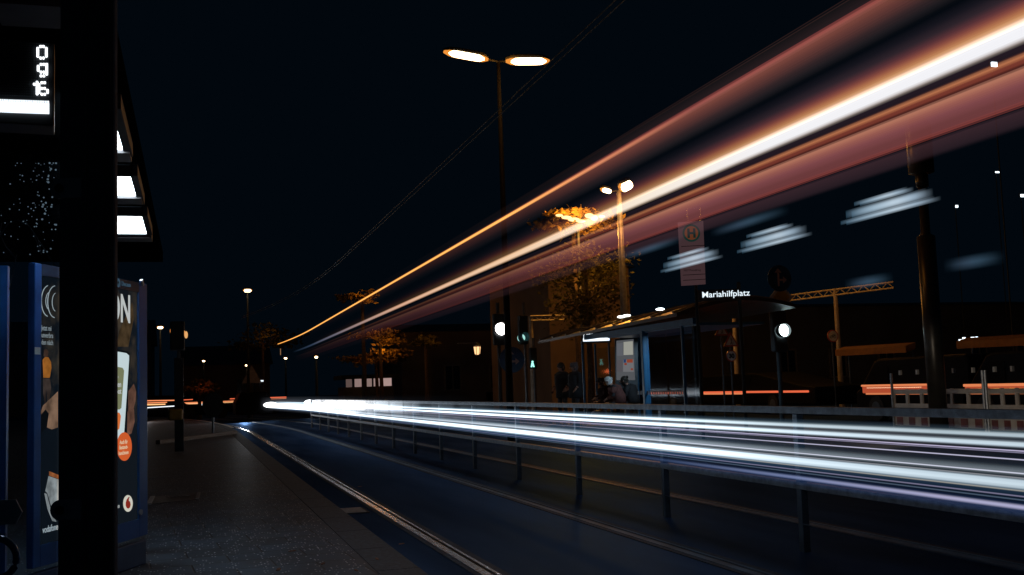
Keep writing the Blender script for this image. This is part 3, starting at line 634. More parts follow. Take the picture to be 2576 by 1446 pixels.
po('poster_figure', [(110, 880), (116, 878), (121, 884), (120, 896), (114, 900), (109, 894)], printed('print_face', (.06, .03, .02), 1), .021); po('poster_figure', [(106, 905), (112, 898), (120, 898), (127, 910), (128, 925), (124, 950), (108, 950), (107, 925)], P_vest, .0222)
po('poster_figure', [(107, 952), (124, 952), (127, 975), (122, 1010), (117, 1015), (115, 975), (112, 1015), (107, 990)], printed('print_legs', (.05, .032, .025), 1), .0234)
po('poster_figure', [(143, 985), (122, 1005), (106, 1020), (99, 1040), (101, 1062), (112, 1073), (128, 1080), (143, 1075)], P_sk, .0246); po('poster_figure', [(99, 1045), (112, 1030), (120, 1040), (115, 1075), (100, 1090)], P_bl, .0258)
po('poster_figure', [(121, 1185), (146, 1195), (146, 1205), (121, 1196)], printed('print_trim', (.35, .10, .03), 1), .0258); po('poster_figure', [(120, 1197), (146, 1206), (146, 1290), (130, 1285), (117, 1240), (112, 1235)], P_sock, .0246); po('poster_figure', [(110, 1240), (116, 1242), (128, 1290), (140, 1312), (130, 1310), (118, 1280)], P_sock, .0234)
po('poster_figure', [(332, 760), (300, 830), (292, 872), (322, 872), (336, 800)], printed('print_brown', (.05, .032, .016), 1), .0212)
M_hl = emit('header_letter', (.05, .10, .15), .7)
p = ap(306, 718, .017); s_ = (ap(306, 706, .017).z - p.z) * 1.35
text('header_lettering', 'Decaux', s_, p, ad_dir, (0, 0, 1), M_hl, case, .002, 'LEFT', 0, .95)
c_ = ap(297, 711, .016); MB().disc(c_, ad_n, .030, .002, 20).build('header_emblem', M_hl, case)
text('header_lettering', 'M', .045, ap(293.5, 717, .0185), ad_dir, (0, 0, 1), P_bl, case, .002, 'LEFT')
st = MB().prism([a2(*q_) for q_ in ((81, 873), (95, 874), (95, 892), (81, 891))], ad_p + ad_n * .0155 - Vector((0, 0, PZ)), ad_dir, (0, 0, 1), ad_n * .001)
tag(st.build('sticker', mat('small_white_sticker', (.75, .72, .66), .6)), 'small white printed sticker on the blue case frame', 'sticker')
MB().disc(ap(354, 1288, .018), ad_n, .02, .012, 12).build('case_lock', M_galv, case)
MB().bar(ap(355, 704, .02), ap(359, 718, .02), .02, .02).build('hinge', M_galv, case)

# ------------------------------------------------------------------ left distance: posts, signs, traffic light
def post_sig():
    b = at(451, 1135, Z=PZ); y = b.y
    t = thing('signal_post', 'square dark signal post with yellow push button standing on the left pavement', 'signal post', b)
    top = at(451, 900, Y=y).z
    MB().box((b.x, y, (PZ + top) / 2), (.19, .16, top - PZ)).build('post', M_black, t, bevel=.01)
    MB().box((at(446, 822, Y=y).x, y, at(446, 845, Y=y).z), (.30, .26, .62)).build('signal_head', M_black, t, bevel=.03)
    MB().box((b.x, y, (top + at(451, 850, Y=y).z) / 2), (.07, .07, at(451, 850, Y=y).z - top)).build('mast', M_iron, t)
    yb = at(442, 1042, Y=y); f = MB().box((yb.x, y - .06, yb.z), (.30, .20, .24)).build('push_button_box', mat('yellow_box', (.30, .17, .02), .5), t, bevel=.04)
    MB().box((yb.x - .15, y - .06, yb.z + .03), (.02, .05, .2)).build('button', mat('box_side', (.7, .6, .5), .4), f)
    for px, py, c, sz in ((431, 832, (1, .35, .08), .05), (463, 838, (1, .42, .12), .045), (468, 842, (1, .5, .18), .06)):
        p = at(px, py, Y=y - .1); MB().disc(p, (0, -1, 0), sz * .6, .04, 14, sz * 1.3).build('signal_lens', emit('amber_lens', c, .8), t)
post_sig()
b = at(536, 1098, Z=PZ); t = thing('road_sign', 'round road sign seen from its dark back on a thin post by the left kerb', 'road sign', b)
zt = at(534, 1018, Y=b.y).z
MB().tube([b, (b.x, b.y, zt)], .035, 10).build('post', M_iron, t); MB().disc((b.x, b.y - .05, zt), (0.25, -1, 0), .30, .02, 28, .36).build('sign_disc', mat('sign_back', (.006, .006, .007), .8, 0, .1, 6, 0, 10, .1), t)
b = at(633, 1080, Z=0); t = thing('road_sign', 'faint triangular warning sign left of the two small white lamps', 'road sign', (b.x, 62, 0))
p = at(633, 943, Y=62); q = MB(); q.prism([(-.55, -.45), (.55, -.45), (0, .55)], p, (1, 0, 0), (0, 0, 1), (0, .04, 0)); q.build('sign_plate', mat('warning_plate', (.35, .28, .26), .5), t)
MB().tube([(p.x, 62.08, 0), (p.x, 62.08, p.z)], .04, 8).build('post', M_iron, t)

# ------------------------------------------------------------------ street lamps
def street_lamp(label, px, py, Y, heads, pw=200, pole_to=0, light=True, col=SOD, thick=.09, polepx=None, group='street lamps', paint=None):
    top = at(px, py, Y=Y); t = thing('street_lamp', label, 'street lamp', (top.x, Y, 0), group)
    MB().tube([(top.x, Y, pole_to), (top.x, Y, top.z * .45), (top.x, Y, top.z)], [thick, thick * .8, thick * .5], 12).build('pole', paint or M_black if 'orange pole' not in label else mat('lamp_pole_paint', (.30, .30, .28), .45, .3, .25, 8), t, smooth=True)
    for (a, b_, th, r) in heads:
        A, B = at(*a, Y=Y - .3), at(*b_, Y=Y - .3 + th)
        MB().tube([(top.x, Y, top.z), (A if (A - top).length < (B - top).length else B)], .025, 8).build('arm', M_black, t)
        d = (B - A); n = 9
        hd = MB().tube([A + d * (k / (n - 1)) + Vector((0, .03, .07)) for k in range(n)], [r * (1.05 * math.sqrt(max(.05, 1 - abs(2 * k / (n - 1) - 1) ** 4))) for k in range(n)], 12).build('lamp_head', M_black, t, smooth=True)
        MB().tube([A + d * (k / (n - 1)) for k in range(n)], [r * math.sqrt(max(.1, 1 - abs(2 * k / (n - 1) - 1) ** 4)) for k in range(n)], 12).build('diffuser', E_rim, hd, smooth=True)
        u = Vector((0, -r * .55, -r * .25))
        MB().tube([A + d * (.1 + .8 * k / (n - 1)) + u for k in range(n)], [r * .84 * math.sqrt(max(.1, 1 - abs(2 * k / (n - 1) - 1) ** 6)) for k in range(n)], 12).build('lamp_tube', E_sod, hd, smooth=True)
    if light: lamp('POINT', 'lamp_light', (top.x, Y - .9, top.z - .35), col, pw, .2)
    return t
street_lamp('tall twin street lamp with two long glowing tubes high in the black sky', 1253, 155, 24, [((1228, 150), (1116, 130), .5, .10), ((1272, 154), (1381, 153), .2, .105)], 70, paint=mat('lamp_pole_dark', (.006, .006, .006), .7, 0, .1, 6, 0, 10, .1))
street_lamp('twin headed street lamp behind the salmon light bands, its orange pole lit up', 1556, 478, 36, [((1511, 475), (1537, 482), .3, .10), ((1558, 474), (1587, 458), .1, .20)], 110, thick=.17)
street_lamp('single glowing street lamp hanging over the far left street', 622, 722, 62, [((612, 730), (633, 730), .3, .10)], 7, group='street lamps')
street_lamp('small far street lamp left of the traffic signals', 403, 817, 70, [((395, 823), (411, 823), .3, .09)], 6)
for px, py, Y, lab in ((620, 918, 90, 'tiny warm lamp far down the street above the warning sign'), (718, 900, 80, 'small orange lamp at the start of the light bands'), (795, 897, 60, 'leaning orange lamp under the light bands'), (512, 907, 95, 'pinpoint white lamp in the dark left distance')):
    street_lamp(lab, px, py - 2, Y, [((px - 4, py), (px + 4, py + 1), .1, .07)], 60, light=False)

# white signal lamps on posts
def bright_signal(label, px, py, Y, r, em, col, pw, polebot=0):
    c = at(px, py, Y=Y); t = thing('traffic_signal', label, 'traffic signal', (c.x, Y + .2, 0), 'traffic signals')
    MB().tube([(c.x, Y + .22, polebot), (c.x, Y + .22, c.z + .9)], .06, 10).build('post', M_black, t)
    hd = MB().box((c.x, Y + .14, c.z), (.42, .22, 1.05)).build('signal_head', M_black, t, bevel=.05)
    MB().disc((c.x, Y - .02, c.z), (0, -1, 0), r, .1, 28, r * 1.05).build('signal_lens', em, hd)
    hood = MB(); hood.tube([(c.x, Y + .02, c.z), (c.x, Y - .16, c.z + .01)], r * 1.12, 20, False); hood.build('hood', M_black, hd)
    lamp('SPOT', 'signal_light', (c.x, Y - .2, c.z), col, pw * .05, r, (0, 0, H), None, 150)
    return t, c
bright_signal('round dazzling white lamp in the dark middle distance', 1258, 828, 34, .19, emit('dazzling_lamp', (1, .95, .92), 9), (1, .9, .85), 60)
t, c = bright_signal('round dazzling cyan white signal lamp below a yellow diamond sign', 1966, 832, 24, .15, emit('cyan_lamp', (.80, 1, .98), 9), (.6, .95, 1), 60)
def sign_face(label, px, py, Y, kind, s, poleX=None, post=True):
    p = at(px, py, Y=Y); t = thing('road_sign', label, 'road sign', (p.x, Y, 0)); n = (0, -1, 0)
    if post: MB().tube([(p.x, Y + .06, 0), (p.x, Y + .06, p.z + s)], .03, 8).build('post', M_iron, t)
    else: MB().box((p.x, Y + .05, p.z), (.06, .08, .3)).build('bracket', M_iron, t)
    B = mat('sign_blue', (.02, .06, .16), .4); Wt = mat('sign_white', (.5, .5, .5), .4); Rd = mat('sign_red', (.35, .05, .04), .4); Y_ = mat('sign_yellow', (.45, .3, .05), .4); K = M_black
    if kind in ('arrow', 'bike', 'thirty'):
        MB().disc(p, n, s, .02, 28).build('sign_plate', B if kind == 'arrow' else Rd, t)
        if kind != 'arrow': MB().disc(p + Vector((0, -.013, 0)), n, s * .82, .006, 28).build('sign_field', Wt, t)
        g_ = MB(); o = p + Vector((0, -.018, 0))
        if kind == 'arrow':
            g_.box(o + Vector((-.12 * s, 0, -.05 * s)), (.16 * s, .006, 1.1 * s)); g_.prism([(-.3 * s, 0), (.3 * s, 0), (0, .35 * s)], o + Vector((-.12 * s, -.003, .42 * s)), (1, 0, 0), (0, 0, 1), (0, .006, 0))
            g_.box(o + Vector((.12 * s, 0, -.12 * s)), (.34 * s, .006, .15 * s)); g_.prism([(0, -.26 * s), (.32 * s, 0), (0, .26 * s)], o + Vector((.28 * s, -.003, -.12 * s)), (1, 0, 0), (0, 0, 1), (0, .006, 0)); g_.build('sign_arrow', mat('sign_arrow_white', (.42, .30, .30), .4), t)
        elif kind == 'bike':
            for dx in (-.32, .32): g_.tube([o + Vector((s * (dx + .22 * math.cos(k * math.pi / 8)), 0, s * (-.12 + .22 * math.sin(k * math.pi / 8)))) for k in range(17)], .035 * s, 6)
            for a, b2 in (((-.32, -.12), (-.08, .22)), ((-.08, .22), (.25, .2)), ((.25, .2), (0, -.12)), ((0, -.12), (-.1, .22)), ((.32, -.12), (.22, .3)), ((-.32, -.12), (0, -.12))): g_.tube([o + Vector((s * a[0], 0, s * a[1])), o + Vector((s * b2[0], 0, s * b2[1]))], .03 * s, 6)
            g_.build('bicycle_symbol', K, t)
        else: text('sign_number', '30', s * 1.05, o + Vector((0, 0, -.36 * s)), (1, 0, 0), (0, 0, 1), K, t, .005, 'CENTER', .01)
    elif kind == 'diamond':
        MB().prism([(-s, 0), (0, -s), (s, 0), (0, s)], p, (1, 0, 0), (0, 0, 1), (0, .02, 0)).build('sign_plate', Wt, t); MB().prism([(-s * .7, 0), (0, -s * .7), (s * .7, 0), (0, s * .7)], p + Vector((0, -.008, 0)), (1, 0, 0), (0, 0, 1), (0, .006, 0)).build('sign_field', Y_, t)
    elif kind == 'warn':
        MB().prism([(-s, -.7 * s), (s, -.7 * s), (0, s)], p, (1, 0, 0), (0, 0, 1), (0, .02, 0)).build('sign_plate', Rd, t); MB().prism([(-s * .68, -.52 * s), (s * .68, -.52 * s), (0, s * .62)], p + Vector((0, -.008, 0)), (1, 0, 0), (0, 0, 1), (0, .006, 0)).build('sign_field', Wt, t)
        f = p + Vector((0, -.014, -.2 * s)); g_ = MB(); g_.ball(f + Vector((0, 0, .35 * s)), (.08 * s, .01, .08 * s), 8, 6); g_.bar(f + Vector((0, 0, .25 * s)), f + Vector((.02 * s, 0, 0)), .1 * s, .01); g_.bar(f, f + Vector((-.14 * s, 0, -.26 * s)), .06 * s, .01); g_.bar(f, f + Vector((.14 * s, 0, -.26 * s)), .06 * s, .01); g_.build('walker_symbol', K, t)
    return t
sign_face('round blue sign with white arrows above the cyan signal lamp', 1960, 700, 24.1, 'arrow', .34, post=False)
sign_face('diamond shaped priority sign directly above the cyan signal lamp', 1965, 747, 24.1, 'diamond', .34, post=False)
sign_face('large dark round sign with an arrow right of the dazzling white lamp', 1287, 905, 33, 'arrow', .42)
sign_face('pale round sign with bicycle symbol under the lattice gantry', 2094, 845, 30, 'bike', .20)
sign_face('upper triangular warning sign between shelter and gantry pole', 1815, 830, 29, 'warn', .24)
sign_face('lower triangular warning sign with thirty disc below it', 1838, 856, 28.6, 'warn', .26)
sign_face('round speed limit sign reading 30 under the triangular warning sign', 1839, 895, 28.5, 'thirty', .17, post=False)
# green traffic lights
def green_light(label, px, py, Y, s, man=False):
    c = at(px, py, Y=Y); t = thing('traffic_signal', label, 'traffic signal', (c.x, Y, 0), 'traffic signals')
    MB().tube([(c.x + .2 * s, Y + .2, 0), (c.x + .2 * s, Y + .2, c.z + 1.3 * s)], .05, 10).build('post', M_iron, t)
    hd = MB().box((c.x + .1 * s, Y + .1, c.z + (.3 * s)), (.34 * s, .24, 1.05 * s)).build('signal_head', M_black, t, bevel=.04)
    if man:
        g_ = MB(); o = c + Vector((0, -.06, 0)); g_.ball(o + Vector((0, 0, .12 * s)), .05 * s, 8, 6); g_.prism([(-.07 * s, -.02), (.07 * s, -.02), (.035 * s, .09 * s), (-.035 * s, .09 * s)], o, (1, 0, 0), (0, 0, 1), (0, .02, 0)); g_.prism([(-.10 * s, -.14 * s), (-.03 * s, -.14 * s), (0, -.06 * s), (.04 * s, -.14 * s), (.10 * s, -.14 * s), (.06 * s, .0), (-.06 * s, .0)], o, (1, 0, 0), (0, 0, 1), (0, .02, 0)); g_.build('green_figure', emit('green_man', (.35, 1, .82), 1.6), hd)
    else:
        MB().disc(c + Vector((-.02, -.06, 0)), (-.55, -1, 0), .14 * s, .05, 22).build('signal_lens', emit('green_lens', (.42, .85, .78), .9), hd)
        MB().tube([c + Vector((0, -.02, 0)), c + Vector((.10 * s, -.24, .04))], .17 * s, 18, False).build('hood', mat('hood_plastic', (.05, .12, .14), .4), hd)
green_light('vehicle signal glowing green right of the dazzling white lamp', 1311, 850, 35, .95)
green_light('pedestrian signal with a small green standing figure', 1338, 916, 36, .72, True)
# hanging lantern
p = at(1200, 882, Y=42); t = thing('lantern', 'small glowing orange wall lantern left of the dazzling white lamp', 'lantern', p)
q = MB(); q.tube([p + Vector((0, 0, .16)), p + Vector((0, 0, -.12)), p + Vector((0, 0, -.16))], [.15, .11, .05], 8); q.build('lantern_glass', emit('lantern_glow', (1, .55, .25), 1.6), t)
q = MB(); q.tube([p + Vector((0, 0, .2)), p + Vector((0, 0, .26)), p + Vector((0, 0, .34))], [.18, .12, .03], 8)
for k in range(6): a = k * math.pi / 3; q.bar(p + Vector((.155 * math.cos(a), .155 * math.sin(a), .18)), p + Vector((.10 * math.cos(a), .10 * math.sin(a), -.17)), .02)
q.build('lantern_frame', M_black, t)
MB().bar(p + Vector((0, 0, .33)), p + Vector((0, 3.2, .45)), .05).build('wall_bracket', M_black, t)

# ------------------------------------------------------------------ stop sign board and station name sign
Yb = 19.0; nb = Vector((-.25, -1, 0)).normalized(); bp_ = at(1738, 640, Y=Yb); ub = Vector((-nb.y, nb.x, 0))
def bpl(px, py, off=0.): return onplane(px, py, bp_ + nb * off, nb)
def b2(px, py): q_ = bpl(px, py); return ((q_ - bp_).dot(ub), q_.z - bp_.z)
stop = thing('tram_stop_sign', 'tall pale tram stop board with round H emblem standing before the far shelter', 'stop sign', (bp_.x, bp_.y, 0))
M_board = emit('board_faint_glow', (.060, .032, .036), .8)  # faint glow added in place of light falling on the board
def bpoly(name, pts, off, m, th=.01): return MB().prism([b2(*q_) for q_ in pts], bp_ + nb * off, ub, (0, 0, 1), nb * th).build(name, m, stop)
bpoly('board', [(1713, 719), (1773, 715), (1767, 556), (1704, 560)], 0, M_board, .05)
for y0 in (620, 692, 705): bpoly('board_line', [(1708 + (y0-560)*.06, y0), (1769 + (y0-560)*.03, y0 - 3), (1769 + (y0-560)*.03, y0 - 1.6), (1708 + (y0-560)*.06, y0 + 1.4)], .051, M_black, .003)
cH = bpl(1737, 587); 
MB().disc(cH + nb * .053, nb, .175, .006, 32).build('emblem_ring', emit('emblem_green', (.006, .022, .018), 1), stop); MB().disc(cH + nb * .058, nb, .135, .006, 32).build('emblem_field', emit('emblem_yellow', (.10, .030, .012), 1), stop)  # emblem glows faintly too, in place of light on it
text('emblem_letter', 'H', .24, cH + nb * .064 + Vector((0, 0, -.085)), ub, (0, 0, 1), emit('emblem_dark_green', (.006, .016, .014), 1), stop, .004, 'CENTER', .012)
text('board_lettering', 'Mariahilfplatz', .072, bpl(1739, 643) + nb * .054, ub, (0, 0, 1), M_black, stop, .004, 'CENTER', .001)
text('board_lettering', 'N27 Petuelring', .055, bpl(1718, 683) + nb * .054, ub, (0, 0, 1), M_black, stop, .004, 'LEFT', .0)
q = MB(); a, b_, c, d = bpl(1729, 556), bpl(1727, 523), bpl(1760, 522), bpl(1762, 556); q.tube([a, b_], .012, 8); q.tube([b_, c], .012, 8); q.tube([c, d], .012, 8); q.build('bracket', M_galv, stop)
e1 = bpl(1747, 640) - nb * .05; MB().tube([(e1.x, e1.y, .1), (e1.x, e1.y, e1.z + .4)], .03, 10).build('post', M_black, stop)
nm = thing('name_sign', 'black hanging sign with the lit white name Mariahilfplatz over the far platform', 'sign', at(1803, 742, X=10.6))
p0 = at(1803, 742, X=10.6)
nn = Vector((-.5, -1, 0)).normalized(); nu = Vector((-nn.y, nn.x, 0))
def npt(px, py, off=0): return onplane(px, py, p0 + nn * off, nn)
def n2(px, py): q_ = npt(px, py); return ((q_ - p0).dot(nu), q_.z - p0.z)
MB().prism([n2(*q_) for q_ in ((1750, 757), (1858, 752), (1858, 726), (1750, 730))], p0 - nn * .1, nu, (0, 0, 1), nn * .1).build('housing', mat('sign_housing', (.02, .022, .025), .4), nm)
l = (npt(1844, 748) - npt(1763, 750)).length
text('name_lettering', 'Mariahilfplatz', .176, npt(1765, 748.5, .006), nu, (0, 0, 1), emit('name_letters', (.80, .92, 1), 1.2), nm, .004, 'LEFT', .001, 1.06)
tt = npt(1858, 720); MB().tube([(tt.x - nn.x*.15, tt.y - nn.y*.15, .1), (tt.x - nn.x*.15, tt.y - nn.y*.15, tt.z + .1)], .04, 10).build('post', M_black, nm)

# ------------------------------------------------------------------ far shelter
XS, XB = 11.0, 12.7
def yx(px, X): r = ray(px, 960); return X * r.y / r.x
far = thing('tram_shelter', 'far tram shelter with blue lit frame, curved dark roof and waiting people across the track', 'shelter', (11.8, 27, .115))
y0s, y1s = yx(1762, XS), yx(1372, XS - .6)
rfz = 2.62
q = MB()
nsec = 10
for i, y in enumerate((y0s - .6, y1s)):
    for k in range(nsec + 1):
        x = XS - .8 + (XB + .5 - XS + .8) * k / nsec; z = rfz + .38 * math.sin(math.pi * k / nsec * .8 + .1) - (.0 if i == 0 else .12)
        q.v += [Vector((x, y, z)), Vector((x, y, z + .08))]
nn_ = 2 * (nsec + 1)
for k in range(nsec): q.f += [(2*k, 2*k+2, nn_+2*k+2, nn_+2*k), (2*k+1, nn_+2*k+1, nn_+2*k+3, 2*k+3)]
q.f += [tuple([0, 1, nn_+1, nn_]), (2*nsec, nn_+2*nsec, nn_+2*nsec+1, 2*nsec+1)]
for b0 in (0, nn_):
    for k in range(nsec): q.f.append((b0+2*k, b0+2*k+1, b0+2*k+3, b0+2*k+2))
roof = q.build('roof', mat('roof_sheet', (.06, .05, .05), .35, .4, .2), far)
rb = MB()
for j in range(9):
    y = y0s - .4 + (y1s - y0s + .2) * j / 8; fz = .12 * (y - y0s + .6) / (y1s - y0s + .6)
    rb.tube([(XS - .8 + (XB + .5 - XS + .8) * k / nsec, y, rfz + .11 - fz + .38 * math.sin(math.pi * k / nsec * .8 + .1)) for k in range(nsec + 1)], .03, 6)
rb.build('roof_rib', mat('rib_steel', (.3, .25, .2), .35, .6), roof)
M_fblue = mat('shelter_blue', (.03, .14, .27), .4, 0, .15)
MB().box(((XS + XB) / 2, (y0s + yx(1533, XS)) / 2, rfz - .10), (XB - XS, yx(1533, XS) - y0s, .06)).build('ceiling', M_fblue, far)
MB().box((XS - .03, (y0s + y1s) / 2 - 1.0, rfz - .02), (.08, y1s - y0s - 2.2, .14)).build('fascia', M_fblue, far)
for px, X, wdt in ((1625, XS, .17), (1722, XS, .07), (1757, XS + .1, .16), (1468, XS + .4, .06), (1500, XB, .07), (1535, XB, .06), (1604, XB, .07)):
    y = yx(px, X); MB().box((X, y, .115 + rfz / 2 - .09), (wdt, wdt * .8, rfz - .18)).build('column', M_fblue if px != 1757 else M_black, far, bevel=.01)
for a, b_ in ((1762, 1722), (1722, 1680), (1680, 1627)):
    ya, yb = yx(a, XS), yx(b_, XS); MB().box((XS, (ya + yb) / 2, 1.35), (.012, abs(yb - ya) - .12, 2.1)).build('glass_pane', M_glass, far)
ya, yb = yx(1604, XB), yx(1500, XB); MB().box((XB + .05, (ya + yb) / 2, 1.35), (.012, abs(yb - ya) - .1, 2.1)).build('glass_pane', M_glass, far)
dd = MB(); 
for px in range(1605, 1722, 6):
    y = yx(px, XS); dd.box((XS - .012, y, .98), (.006, .09, .10))
dd.build('glass_marking', mat('frosted_marks', (.30, .33, .36), .6), far)
for px, py in ((1562, 798), (1576, 795), (1660, 779)):
    p = at(px, py, Z=rfz - .16); MB().ball((p.x, p.y, rfz - .15), (.075, .075, .022), 12, 6).build('ceiling_lamp', E_white, far)
lamp('AREA', 'shelter_light', (11.8, yx(1660, XS), rfz - .2), (.55, .80, 1), 34, .5, (11.8, yx(1660, XS), 0)); lamp('AREA', 'shelter_light', (11.8, yx(1560, XS), rfz - .2), (.6, .82, 1), 18, .5, (11.8, yx(1560, XS), 0))
MB().box((XB - .35, (yx(1627, XB) + yx(1480, XB)) / 2, .56), (.42, abs(yx(1480, XB) - yx(1627, XB)), .05)).box((XB - .35, yx(1600, XB), .33), (.08, .08, .44)).box((XB - .35, yx(1500, XB), .33), (.08, .08, .44)).build('bench', M_iron, far)
# timetable cabinet
X_ = 11.9; tt = thing('timetable_case', 'lit timetable cabinet with pale sheets inside the far shelter', 'timetable', at(1575, 950, X=X_))
nt_ = Vector((-.35, -1, 0)).normalized(); tu = Vector((-nt_.y, nt_.x, 0)); tp = at(1575, 900, X=X_)
def t2(px, py): q_ = onplane(px, py, tp, nt_); return ((q_ - tp).dot(tu), q_.z - tp.z)
def tpoly(name, pts, off, m, th=.01): return MB().prism([t2(*q_) for q_ in pts], tp + nt_ * off, tu, (0, 0, 1), nt_ * th).build(name, m, tt)
tpoly('cabinet', [(1548, 1010), (1604, 1010), (1604, 848), (1546, 853)], -.08, M_iron, .08)
tpoly('backlit_panel', [(1550, 956), (1597, 956), (1593, 853), (1550, 857)], .001, emit('backlit_sheet', (.19, .20, .22), .42))
for pts, c, s in (([(1551, 895), (1566, 895), (1566, 862), (1551, 864)], (.20, .21, .24), .5), ([(1568, 893), (1592, 892), (1591, 858), (1568, 860)], (.50, .50, .44), .6), ([(1567, 935), (1594, 935), (1593, 904), (1567, 905)], (.28, .28, .30), .5), ([(1551, 935), (1565, 935), (1565, 905), (1551, 906)], (.16, .15, .17), .5)):
    tpoly('timetable_sheet', pts, .012, emit('sheet_print', c, s), .004)
for pts, c in (([(1568, 912), (1574, 912), (1574, 904), (1568, 904)], (.03, .07, .20)), ([(1576, 912), (1591, 912), (1591, 903), (1576, 904)], (.40, .08, .04)), ([(1570, 918), (1576, 918), (1576, 913), (1570, 913)], (.35, .06, .03)), ([(1586, 931), (1592, 931), (1592, 926), (1586, 926)], (.35, .08, .05))):
    tpoly('printed_block', pts, .017, emit('block_print', c, .6), .002)
MB().box((tp.x, tp.y + .1, .55), (.08, .08, .9)).build('stand', M_iron, tt)
# departure displays in the far shelter
def far_display(label, px0, px1, py0, py1, X, mirror=False):
    c = at((px0 + px1) / 2, (py0 + py1) / 2, X=X); n = Vector((-.35, -1, 0)).normalized(); u = Vector((-n.y, n.x, 0))
    def P(px, py, off=0): return onplane(px, py, c + n * off, n)
    t = thing('departure_display', label, 'display', c); a, b_ = P(px0 - 4, py0 - 6), P(px1 + 4, py1 + 4); wd = (b_ - a).dot(u); hh = a.z - b_.z
    MB().prism([(0, 0), (wd, 0), (wd, hh), (0, hh)], Vector((a.x, a.y, b_.z)) - n * .1, u, (0, 0, 1), n * .1).build('housing', mat('far_display_housing', (.012, .014, .016), .5), t)
    E1 = emit('far_led', (.82, .92, 1), 1.5); hgt = (P(px0, py0).z - P(px0, py1).z)
    rows = (('17', 'Karlsplatz (Stachus)', '5'), ('18', 'Gondrellplatz', '8'), ('18', 'Gondrellplatz', '9')) if not mirror else (('', 'Karlsplatz (Stachus)', '5'), ('', 'Gondrellplatz', '8'))
    for k, (a_, b2_, c2) in enumerate(rows):
        z = -hgt * (.24 + .23 * k); o = P(px0, py0, .004) + Vector((0, 0, z)); s = hgt * .26
        uu = u if not mirror else u
        if a_: text('led_lettering', a_, s, o, uu, (0, 0, 1), E1, t, .003, 'LEFT', .003)
        text('led_lettering', b2_, s, P(px0 + (px1 - px0) * (.13 if a_ else 0), py0, .004) + Vector((0, 0, z)), uu, (0, 0, 1), E1, t, .003, 'LEFT', .003, 1.05 if a_ else .62)
        text('led_lettering', c2, s, P(px1 - 1, py0, .004) + Vector((0, 0, z)), uu, (0, 0, 1), E1, t, .003, 'RIGHT', .003)
    if not mirror:
        z0, z1 = P(px0, py1 - 5.5), P(px1, py1 - .5); MB().prism([(0, 0), ((z1 - z0).dot(u), 0), ((z1 - z0).dot(u), z0.z - z1.z), (0, z0.z - z1.z)], Vector((z0.x, z0.y, z1.z)) + n * .004, u, (0, 0, 1), n * .004).build('lit_bar', E1, t)
    MB().bar(Vector((c.x, c.y + .05, a.z)), Vector((c.x, c.y + .05, rfz - .12)), .05).build('hanger', M_iron, t)
far_display('bright white departure display with three lines above the waiting people', 1466, 1533, 838, 857, 11.3)
far_display('smaller white departure display above the timetable cabinet', 1562, 1595, 838, 852, 12.2, True)

